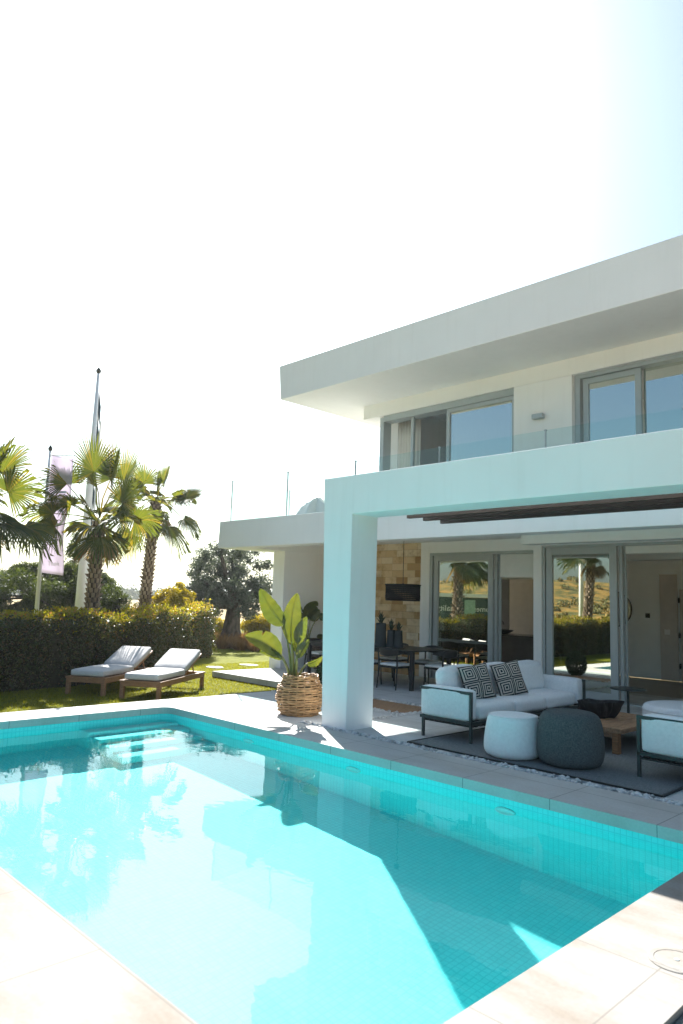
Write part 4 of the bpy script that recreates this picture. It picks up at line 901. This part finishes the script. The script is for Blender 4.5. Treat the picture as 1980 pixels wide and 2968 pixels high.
# ------------------------------------------------------------------ fan palms
def fan(Vs, Fs, Ms, hub, d, up, R_, pet, nseg=38, spread=1.95, droop=.35, dry=False):
    # petiole from hub along d, then the blade
    d = d.normalized(); base = hub
    pend = base+d*pet-Vector((0, 0, 1))*pet*.12
    n_ = (up-d*up.dot(d)).normalized(); s_ = d.cross(n_).normalized()
    k = len(Vs); mi = 1 if dry else 0
    # petiole ribbon (two crossed strips)
    for w_ in (s_*.016, n_*.016):
        k = len(Vs); mid = base.lerp(pend, .5)+n_*pet*.05
        Vs += [base-w_*1.6, base+w_*1.6, mid-w_, mid+w_, pend-w_*.7, pend+w_*.7]; Fs += [(k, k+1, k+3, k+2), (k+2, k+3, k+5, k+4)]; Ms += [mi, mi]
    cup = .25
    for i in range(nseg):
        th = -spread+2*spread*(i+.5)/nseg; dth = spread/nseg
        ln = R_*(1-.22*(abs(th)/spread)**2)*random.uniform(.9, 1.06)
        def P_(t, thk, lift=0.0):
            rr = ln*t; q = pend+(d*math.cos(thk)+s_*math.sin(thk))*rr+n_*(cup*rr*abs(math.sin(thk))*.8+lift)
            q = q+Vector((0, 0, -1))*droop*ln*t**2.4*(.55+.45*random.random() if t > .8 else .7); return q
        k = len(Vs); jt = random.uniform(-.02, .02)
        Vs += [pend, P_(.45, th-dth), P_(.45, th+dth), P_(.45, th, .012), P_(.68, th-dth*.72), P_(.68, th+dth*.72), P_(.68, th, .014), P_(.86, th-dth*.30+jt), P_(.86, th+dth*.30+jt), P_(1.0, th+jt*2)]
        Fs += [(k, k+1, k+3, k), (k, k+3, k+2, k), (k+1, k+4, k+6, k+3), (k+3, k+6, k+5, k+2), (k+4, k+7, k+8, k+6), (k+6, k+8, k+5, k+6), (k+7, k+9, k+8, k+7)]; Ms += [mi]*7
def palm(nm, foot, hub, r0, fans, label, extra=10, dryn=4):
    P = tag(empty(nm, foot), label, 'palm tree', 'fan palms behind the hedge'); foot = Vector(foot); hub = Vector(hub)-foot
    Vs, Fs, Ms = [], [], []
    for (dx, dy, dz, R_, pet, dr) in fans:
        d = RT*dx+Vector((0, 0, 1))*dy+TOW*dz
        up = Vector((0, 0, 1)) if abs(d.normalized().z) < .85 else (-RT if dx > 0 else RT)
        fan(Vs, Fs, Ms, hub+Vector((0, 0, random.uniform(-.15, .15))), d, up*.75+TOW*random.uniform(-.6, .8)+RT*random.uniform(-.3, .3), R_, pet, droop=dr)
    for i in range(extra):
        q = i*2.4+random.random(); e_ = random.uniform(-.5, 1.0); d = Vector((math.cos(q)*math.cos(e_), math.sin(q)*math.cos(e_), math.sin(e_)))
        if d.dot(TOW) > .3: d = d-TOW*2*d.dot(TOW)
        fan(Vs, Fs, Ms, hub, d, Vector((0, 0, 1))+TOW*random.uniform(-.5, .5), random.uniform(.5, .65), random.uniform(.4, .75), droop=.5)
    for i in range(dryn):
        q = i*2.1+.4; d = Vector((math.cos(q)*.5, math.sin(q)*.5, -.85)); fan(Vs, Fs, Ms, hub-Vector((0, 0, .15)), d, Vector((math.cos(q), math.sin(q), .3)), .5, .4, droop=.25, dry=True)
    me = bpy.data.meshes.new('crown'); me.from_pydata([tuple(v) for v in Vs], [], [tuple(dict.fromkeys(f)) for f in Fs]); me.materials.append(M['palm']); me.materials.append(M['palm_dry']); me.polygons.foreach_set('material_index', Ms)
    o = bpy.data.objects.new('crown', me); COL.objects.link(o); o.parent = P
    # trunk with criss-crossed leaf bases
    tr = MB(); L_ = hub.length; nz = 14; tr.tube([hub*(k/nz) for k in range(nz+1)], [r0*(1.12-.25*min(1, k/nz*1.6)) if k < nz-2 else r0*(.95) for k in range(nz+1)], 16)
    tr.mi = 1; rows = int(L_/.105); per = 8
    for i in range(rows):
        t = (i+.5)/rows; c = hub*t; rr = r0*(1.12-.25*min(1, t*1.6))
        for j in range(per):
            q = 2*PI*(j+.5*(i % 2))/per+random.uniform(-.08, .08)+i*.05; o_ = Vector((math.cos(q), math.sin(q), 0)); s_ = Vector((-math.sin(q), math.cos(q), 0)); b = c+o_*rr*.97
            out = random.uniform(.035, .07) if random.random() < .88 else random.uniform(.08, .13); w_ = rr*.40; lean = s_*random.uniform(-.03, .03); k = random.uniform(.8, 1.25)
            tr.add([b-s_*w_*.6+Vector((0, 0, -.05)), b+s_*w_*.6+Vector((0, 0, -.05)), b+s_*w_*.35+o_*out+lean+Vector((0, 0, .055*k)), b-s_*w_*.35+o_*out+lean+Vector((0, 0, .055*k)), b-s_*w_*.6+Vector((0, 0, .05)), b+s_*w_*.6+Vector((0, 0, .05))], [(0, 1, 2, 3), (3, 2, 5, 4), (0, 3, 4), (1, 5, 2)])
    tr.build('trunk', [M['bark_palm'], M['palm_boot']], P)
    return P
hub1 = atd(288, 1512, 17); ft1 = atd(262, 1790, 17.0); ft1.z = LZ
ft1 = Vector((ft1.x, ft1.y, LZ))
F1 = [(-.10, 1.0, .25, .95, .82, .06), (.20, 1.0, .05, 1.0, .72, .0), (.34, .90, -.3, .95, .80, .1), (.62, .72, .15, .90, .68, .15), (-.62, .85, .0, .75, .95, .25), (-.93, .55, .25, .80, 1.0, .45), (-.95, .22, .35, .80, .85, .6), (-.55, .45, .45, .65, .65, .65),
      (-.80, -.15, .3, .72, .80, .7), (.06, -.05, 1.0, .78, .30, .75), (.35, -.35, .8, .80, .55, .7), (.5, .25, .6, .7, .55, .6), (-.05, .55, .8, .7, .5, .4), (.75, .3, -.3, .75, .7, .5), (-.3, .9, -.5, .9, .7, .1)]
palm('fan_palm', ft1, hub1, .150, [(a_, b_, c_, r_*.98, p_*(1.42 if b_ > .8 else 1.18), q_) for a_, b_, c_, r_, p_, q_ in F1], 'tallest fan palm between the two flagpoles behind the hedge', 4)
hub2 = atd(452, 1455, 21); ft2 = atd(410, 1790, 21); ft2 = Vector((ft2.x, ft2.y, LZ))
F2 = [(-.05, 1.0, -.2, .62, .48, .05), (.30, .95, .1, .66, .5, .05), (-.40, .75, .3, .8, .55, .25), (-.75, .45, .1, .7, .55, .4), (.85, .30, .1, .62, .75, .12), (.72, .10, -.2, .55, .5, .4), (-.45, -.45, .6, 1.0, .55, .55), (.05, -.55, .7, .85, .5, .6), (.45, -.65, .3, .75, .70, .7), (-.6, -.75, .1, .75, .75, .6), (.8, -.45, -.1, .6, .75, .75), (-.75, .05, .4, .8, .5, .6), (.2, .3, .9, .6, .35, .5)]
palm('fan_palm', ft2, hub2, .150, [(a_, b_, c_, r_*1.05, p_*1.25, q_) for a_, b_, c_, r_, p_, q_ in F2], 'shorter fan palm with hanging yellow fronds near the olive tree', 5, 5)
hub3 = atd(-62, 1452, 15.6); ft3 = Vector((hub3.x-.12, hub3.y, LZ))
F3 = [(.68, .95, .3, .95, .9, .25), (.45, .75, .2, .9, .75, .3), (.62, .45, -.1, .8, .65, .3), (.78, -.25, .4, .8, .8, .75), (.45, -.45, .6, .8, .7, .75), (.98, -.30, .0, .75, 1.0, .75), (-.5, .8, .2, .9, .8, .2), (-.9, .2, .2, .9, .8, .5), (-.6, -.4, .4, .8, .8, .7), (.05, 1, 0, .9, .8, .05), (.1, -.2, .9, .8, .5, .7)]
palm('fan_palm', ft3, hub3, .175, F3, 'fan palm at the left picture edge showing only its right hand fronds', 3)
pr_ = palm('fan_palm', (-13.55, -2.5, LZ), (-13.25, -2.6, 3.75), .175, [(random.uniform(-1, 1), random.uniform(-.5, 1), random.uniform(-1, 1), .85, .75, .45) for _ in range(14)], 'fan palm reflected in the tall glass door beside the long sofa', 8)

# ------------------------------------------------------------------ flagpoles
def flag_cloth(P, origin, w_, h_, dirv, m, wave=.05, sag=.1):
    g = MB(); dv = Vector(dirv).normalized(); nv_ = Vector((dv.y, -dv.x, 0))
    g.grid(lambda u, v: Vector(origin)+dv*w_*u*(1-.05*math.sin(v*5))+nv_*wave*(math.sin(u*5+v*3)*u+.6*math.sin(v*9+u*2)*u)+Vector((0, 0, -h_*v-sag*u*(1-v*.4))), 14, 30)
    o = g.build('flag', m, P, smooth=True); o.modifiers.new('thick', 'SOLIDIFY').thickness = .003; return o
def words(P, txt, size, loc, xdir, ydir, m, name='lettering'):
    cu_ = bpy.data.curves.new(name, 'FONT'); cu_.body = txt; cu_.size = size; cu_.extrude = .002; cu_.align_x = 'CENTER'; cu_.align_y = 'CENTER'; cu_.materials.append(m)
    tmp = bpy.data.objects.new(name, cu_); me = bpy.data.meshes.new_from_object(tmp); bpy.data.objects.remove(tmp); me.materials.clear(); me.materials.append(m)
    o = bpy.data.objects.new(name, me); COL.objects.link(o); x = Vector(xdir).normalized(); y = Vector(ydir).normalized(); z = x.cross(y)
    o.parent = P; o.matrix_local = Matrix.Translation(loc) @ Matrix((x, y, z)).transposed().to_4x4(); return o
thb = atd(100, 1840, 17.6); tht = atd(144, 1308, 17.6); fb_ = Vector((thb.x, thb.y, LZ)); tht = Vector((fb_.x+.02, fb_.y, tht.z))-fb_
fp = tag(empty('flagpole', fb_), 'slim white flagpole carrying a faded lilac banner behind the hedge', 'flagpole')
MB().tube([(0, 0, 0), tht*.6, tht], [.05, .042, .026], 14).build('pole', M['white_paint'], fp, smooth=True)
MB().lathe([(.02, 0), (.045, .03), (.05, .07), (.02, .12), (.0, .15)], 14, tht).build('finial', M['gold'], fp, smooth=True)
fd = (RT*.93+TOW*.36).normalized(); fo = tht+fd*.05-Vector((0, 0, .10)); flag_cloth(fp, fo, .62, 2.7, fd, M['flag'], .07)
MB().tube([tht-Vector((0, 0, .09)), tht-Vector((0, 0, .14))+fd*.72], .012, 8).build('arm', M['white_paint'], fp)
for i, c_ in enumerate('COL'):
    words(fp, c_, .55, fo+fd*.34+TOW*.08+Vector((0, 0, -1.95+.5*i)), Vector((0, 0, -1)), fd, M['sign_white'])
words(fp, 'Thoh', .15, fo+fd*.36+TOW*.09+Vector((0, 0, -2.5)), fd, Vector((0, 0, 1)), M['sign_white'])
mb_ = atd(226, 1840, 19); mt_ = atd(291, 1085, 19); fb2 = Vector((mb_.x, mb_.y, LZ)); mt_ = Vector((fb2.x+.03, fb2.y, mt_.z))-fb2
fm = tag(empty('flagpole', fb2), 'tall tapering white flagpole with dark lettered banner edge on, left of the tallest palm', 'flagpole')
MB().tube([(0, 0, 0), mt_*.35, mt_*.7, mt_], [.145, .112, .07, .034], 16).build('pole', M['white_paint'], fm, smooth=True)
MB().lathe([(.02, 0), (.06, .04), (.065, .09), (.03, .14), (.0, .18)], 14, mt_).build('finial', M['gold'], fm, smooth=True)
rad2 = Vector((fb2.x, fb2.y, 0)).normalized(); fd2 = (rad2*.995+Vector((-rad2.y, rad2.x, 0))*-.10).normalized(); fo2 = mt_+fd2*.06-Vector((0, 0, .2)); fl2 = flag_cloth(fm, fo2, 1.1, 5.2, fd2, M['flag_white'], .02, .25)
nf = Vector((fd2.y, -fd2.x, 0)); nf = nf if nf.dot(TOW+RT) > 0 else -nf
for i, (za, zb2) in enumerate(((.25, .75), (.95, 1.75), (1.95, 2.3), (2.55, 3.0), (3.2, 3.6))):
    o_ = fo2+nf*.035
    MB().prism([o_+fd2*.15+Vector((0, 0, -za)), o_+fd2*.85+Vector((0, 0, -za-.2)), o_+fd2*.85+Vector((0, 0, -zb2-.2)), o_+fd2*.15+Vector((0, 0, -zb2))], nf*.004).build('banner_block', M['flag_dark'], fm)
far_b = atd(256, 1700, 27); fq = Vector((far_b.x, far_b.y, LZ)); ftop = atd(300, 1222, 27).z-LZ
ff = tag(empty('flagpole', fq), 'distant pale banner on a thin pole rising behind the tallest palm', 'flagpole')
MB().tube([(0, 0, 0), (0, 0, ftop)], [.06, .03], 12).build('pole', M['white_paint'], ff); flag_cloth(ff, Vector((0, 0, ftop-.05)), .62, 3.0, RT, M['flag_white'], .05, .2)
rp = tag(empty('flagpole', (-15.0, -5.1, LZ)), 'white flagpole reflected in the tall glass door beside the long sofa', 'flagpole')
MB().tube([(0, 0, 0), (0, 0, 7)], [.125, .05], 14).build('pole', M['white_paint'], rp, smooth=True); MB().lathe([(.05, 0), (.06, .05), (0, .14)], 12, (0, 0, 7)).build('finial', M['gold'], rp)
# sign board standing off to the left, seen only in the dining door glass
sx0 = Vector((-27.53, -10.66, 0)); sx1 = Vector((-25.36, -12.24, 0)); sdir = (sx1-sx0).normalized(); sn = Vector((-sdir.y, sdir.x, 0)); sn = sn if sn.x > 0 else -sn
sb = tag(empty('sign_board', (-26.2, -11.6, LZ)), 'dark green sales board with white lettering reflected in the dining door', 'sign'); so_ = Vector((-26.2, -11.6, LZ))
bd_ = MB(); c0 = Vector((0, 0, 0))
def sbox(a0, a1, z0, z1, dp, nm, m):
    MB().prism([sdir*a0+Vector((0, 0, z0)), sdir*a1+Vector((0, 0, z0)), sdir*a1+Vector((0, 0, z1)), sdir*a0+Vector((0, 0, z1))], sn*dp).build(nm, m, sb)
sbox(-1.9, 1.9, .35, 2.15, -.06, 'board', M['sign_dark']); sbox(-2.0, 2.0, 2.16, 2.38, .12, 'top_rail', M['sign_white']); sbox(-.1, .55, .75, 2.0, .03, 'pale_panel', M['sign_pale'])
for a in (-1.8, 1.75): sbox(a, a+.08, 0, .349, -.05, 'post', M['black'])
txd = sdir if sdir.cross(Vector((0, 0, 1))).dot(sn) > 0 else -sdir
words(sb, 'Homes', .46, txd*-1.1+sn*.02+Vector((0, 0, 1.45)), txd, (0, 0, 1), M['sign_white']); words(sb, 'Quality', .52, txd*1.05+sn*.045+Vector((0, 0, 1.45)), txd, (0, 0, 1), M['sign_white']); sbox(.3, 1.0, .78, .86, .03, 'bar', M['sign_white'])
# ------------------------------------------------------------------ trees and shrubs
def blob(n, c, r, sh=.55):
    q = rng.normal(size=(n, 3)); q /= np.linalg.norm(q, axis=1)[:, None]; q *= (sh+(1-sh)*rng.random(n))[:, None]; return q*np.array(r)+np.array(c)
def tree(nm, foot, trunk, clumps, per, leaf, m, label, cat='tree', group=None, aspect=.4, r_t=.25, limbs=True, up=0.1, sh=.5, bark='bark'):
    P = tag(empty(nm, foot), label, cat, group); t = MB(); foot = Vector(foot)
    if trunk:
        k = len(trunk); t.tube(trunk, [r_t*(1-.5*i/(k-1)) for i in range(k)], 14); tip = Vector(trunk[-1])
        # root flare and furrows
        for j in range(7):
            q = 2*PI*j/7; o_ = Vector((math.cos(q), math.sin(q), 0)); t.tube([Vector(trunk[0])+o_*r_t*1.25, Vector(trunk[0])+o_*r_t*.86+Vector((0, 0, .3)), Vector(trunk[1])+o_*r_t*.66], [r_t*.34, r_t*.3, r_t*.2], 7)
        if limbs:
            for (c, r) in clumps[::max(1, len(clumps)//14)]:
                c = Vector(c); mid = tip.lerp(c, .5)+Vector((0, 0, -.1)); t.tube([tip-Vector((0, 0, .2)), mid, c], [r_t*.33, r_t*.2, .02], 7)
        t.build('trunk', M[bark], P, smooth=True)
    C = np.concatenate([blob(per, c, r, sh) for c, r in clumps]); C[:, 2] = np.maximum(C[:, 2], .02)
    leaves('crown', C, leaf, m, P, aspect, up); return P
# old olive tree
of = atz(668, 1848, LZ); of = atd(668, 1848, 27.0); of = Vector((of.x, of.y, LZ))
def rel(px_, py_, D, dep=0): return np.array(atd(px_, py_, D+dep)-of)
cl = []
for i in range(84):
    a = random.uniform(0, 2*PI); rr = random.random()**.5; px_ = 668+118*rr*math.cos(a); py_ = 1690+125*rr*math.sin(a)*(1 if math.sin(a) < 0 else .9)
    if py_ > 1760 and abs(px_-668) < 25: continue
    s = random.uniform(.26, .48); cl.append((rel(px_, py_, 27, random.uniform(-1.3, 1.3)), (s, s, s*.85)))
tree('olive_tree', of, [Vector((0, 0, -.1)), Vector((.03, 0, .5)), Vector((-.05, .1, 1.1)), Vector((.05, .05, 1.6))], cl, 300, .115, M['olive'], 'old olive tree with thick gnarled trunk beside the white side wall', r_t=.40, aspect=.36, sh=.1)
# broad dark pines behind the hedge
def mass(nm, m, label, px_list, D, per, leaf, s0, dz=.6, group=None, cat='tree', r_t=.15, up=.3, aspect=.4, sh=.35, jit=1.5):
    c0 = atd(px_list[len(px_list)//2][0], px_list[len(px_list)//2][1], D); foot = Vector((c0.x, c0.y, LZ)); cl = []
    for (x, ytop) in px_list:
        ptop = atd(x, ytop, D); zt = ptop.z
        for k in range(8):
            dd = random.uniform(-jit, jit); z = zt-s0*.6-random.random()**1.3*max(.1, zt-s0-LZ); s = s0*random.uniform(.7, 1.2)
            q = atd(x+random.uniform(-20, 20), ytop, D+dd); cl.append((np.array((q.x, q.y, z))-np.array(foot), (s, s, s*.9)))
        cl.append((np.array((ptop.x, ptop.y, zt-s0*.5))-np.array(foot), (s0*.7, s0*.7, s0*.6)))
    top = max(c[2] for c, r in cl)
    return tree(nm, foot, [Vector((0, 0, -.1)), Vector((.05, 0, top*.35)), Vector((0, .05, top*.7))], cl, per, leaf, m, label, cat, group, aspect, r_t, True, up, sh)
mass('pine_tree', M['pine'], 'broad dark pine behind the slim flagpole with the lilac banner', [(-70, 1700), (-40, 1690), (-10, 1672), (20, 1655), (50, 1640), (80, 1632), (110, 1630), (140, 1640), (165, 1650), (190, 1640), (210, 1632), (230, 1640), (250, 1652)], 25, 560, .12, .42, aspect=.22, up=.8)
mass('pine_tree', M['pine'], 'smaller pine showing right of the tallest palm trunk', [(285, 1672), (300, 1660), (318, 1675), (335, 1700), (350, 1720), (368, 1755), (385, 1770)], 26, 420, .12, .36, aspect=.22, up=.8)
mass('shrub', M['yellow_leaf'], 'yellow green shrub between the shorter palm trunk and the olive tree', [(455, 1745), (468, 1722), (482, 1705), (497, 1720), (512, 1700), (522, 1688), (532, 1705), (545, 1728)], 21, 260, .075, .22, cat='shrub', r_t=.05, jit=.6)
mass('shrub', M['olive'], 'grey green shrub at the left foot of the olive tree', [(545, 1700), (560, 1690), (575, 1720), (590, 1745), (540, 1735)], 26, 360, .08, .32, cat='shrub', r_t=.06, jit=.8)
mass('shrub', M['yellow_leaf'], 'yellow green shrub behind the right side of the olive trunk', [(715, 1795), (728, 1782), (742, 1778), (757, 1788), (770, 1780), (785, 1795)], 30, 200, .09, .26, cat='shrub', r_t=.05, jit=.6)
mass('shrub', M['yellow_leaf'], 'small yellow green shrub left of the olive trunk', [(618, 1800), (632, 1792), (645, 1802)], 30, 160, .09, .24, cat='shrub', r_t=.04, jit=.5)
# young araucaria above the pines
af = atd(203, 1800, 31); af = Vector((af.x, af.y, LZ)); at_ = atd(201, 1545, 31).z-LZ
ar = tag(empty('araucaria', af), 'slender star shaped conifer rising above the dark pine', 'tree'); MB().tube([(0, 0, 0), (0, 0, at_)], [.12, .015], 10).build('trunk', M['bark'], ar)
C = []
for i in range(13):
    t = i/12; z = at_*(.50+.49*t); ln = .75*(1-t)**.8+.08
    for j in range(6):
        q = 2*PI*j/6+i*.5
        for k in range(26):
            s = random.random(); C.append((math.cos(q)*ln*s+random.gauss(0, .03), math.sin(q)*ln*s+random.gauss(0, .03), z+ln*.35*s+random.gauss(0, .035)))
leaves('crown', np.array(C), .11, M['pine'], ar, .35, .2)
# ornamental grasses round the olive
gc = []; gv = []
for i in range(46):
    x = random.uniform(570, 800); y = random.uniform(1862, 1888); P_ = atz(x, y, LZ); gc.append(P_)
Vg = []
for P_ in gc:
    n = 150; q = rng.uniform(0, 2*PI, n); sp = rng.uniform(.05, .42, n); h = rng.uniform(.22, .5, n); w_ = .011
    b = np.stack([P_.x+.12*np.cos(q), P_.y+.12*np.sin(q), np.full(n, LZ)], 1); tp2 = b+np.stack([np.cos(q)*sp, np.sin(q)*sp, h], 1); sdv = np.stack([-np.sin(q)*w_, np.cos(q)*w_, np.zeros(n)], 1)
    Vg.append(np.stack([b-sdv, b+sdv, tp2], 1).reshape(-1, 3))
Vg = np.concatenate(Vg); o = np_mesh('dry_grass', Vg, np.arange(len(Vg)).reshape(-1, 3), M['dry_grass']); tag(o, 'tufts of dry straw coloured ornamental grass around the olive trunk', 'grass', kind='stuff')
# far woods and hills
def ridge(nm, D, xs, ys, m, thick=60, base=-1.0):
    g = MB(); n = len(xs); f_ = [atd(x, y, D) for x, y in zip(xs, ys)]; vs = []
    for k, p_ in enumerate(f_):
        e_ = Vector((p_.x, p_.y, 0)).normalized(); vs += [Vector((p_.x, p_.y, 0))-e_*thick+Vector((0, 0, base)), Vector((p_.x, p_.y, 0))-e_*thick*.4+Vector((0, 0, base+(p_.z-base)*.7)), p_, Vector((p_.x, p_.y, 0))+e_*thick+Vector((0, 0, base))]
    fs = [(4*k+j, 4*(k+1)+j, 4*(k+1)+j+1, 4*k+j+1) for k in range(n-1) for j in range(3)]
    return struct(g.add(vs, fs).build(nm, m, None, smooth=True))
xs = [-900+45*i for i in range(70)]
ridge('hill', 900, xs, [1719+.0325*(x-360)-16-7*math.sin(x*.011)-4*math.sin(x*.031+1) for x in xs], M["hill_wood"], 200, -2)
ridge('hill', 420, xs, [1719+.0325*(x-360)-3-5*math.sin(x*.017+2) for x in xs], M["hill"], 150, -2)
fw = []
for i in range(60):
    x = random.uniform(-250, 900); D = random.uniform(230, 330); y = 1719+.0325*(x-360)+random.uniform(-9, 3); p_ = atd(x, y, D); s = random.uniform(1.5, 3.4)
    fw.append(blob(420, (p_.x, p_.y, max(p_.z-s*.6, s*.3)), (s*1.5, s*1.5, s), .4))
o = leaves('far_woods', np.concatenate(fw), .9, M['dark_leaf'], None, .6); tag(o, 'far belt of dark trees along the horizon beyond the dry fields', 'woods', kind='stuff')
# scrub hillside behind the viewer, mirrored in the glass doors
g = MB()
def hf(u, v):
    x = -140+200*u; y = -24-110*v; s = v*v*(3-2*v); return Vector((x, y, -.35+s*(3.2+1.0*math.sin(x*.07)+.8*math.sin(x*.13+y*.07)+5.0*min(1, max(0, (-50-x)/35)))))
g.grid(hf, 40, 24); struct(g.build('hillside', M['hillside'], None, smooth=True))
sx = []
for i in range(520):
    u, v = random.random(), random.uniform(.12, .95); p_ = hf(u, v); s = random.uniform(.3, 1.0); sx.append(blob(70, (p_.x, p_.y, p_.z+s*.4), (s*1.2, s*1.2, s), .4))
o = leaves('scrub', np.concatenate(sx), .45, M['scrub'], None, .6); tag(o, 'low scrub dotted over the ochre hillside mirrored in the glass doors', 'scrub', kind='stuff')

# thin sunlit air
hz = MB().box(-1400, 400, -400, 1400, -3.2, 17).build('haze', None); hz['kind'] = 'stuff'; hz['label'] = 'thin bright summer haze in the air over the garden'
m, nt, out = mat('summer_haze'); pv = nt.nodes.new('ShaderNodeVolumePrincipled'); pv.inputs['Color'].default_value = (.93, .97, 1, 1); pv.inputs['Density'].default_value = HAZE; pv.inputs['Anisotropy'].default_value = .55
L(nt, pv.outputs[0], out.inputs['Volume']); hz.data.materials.clear(); hz.data.materials.append(m)
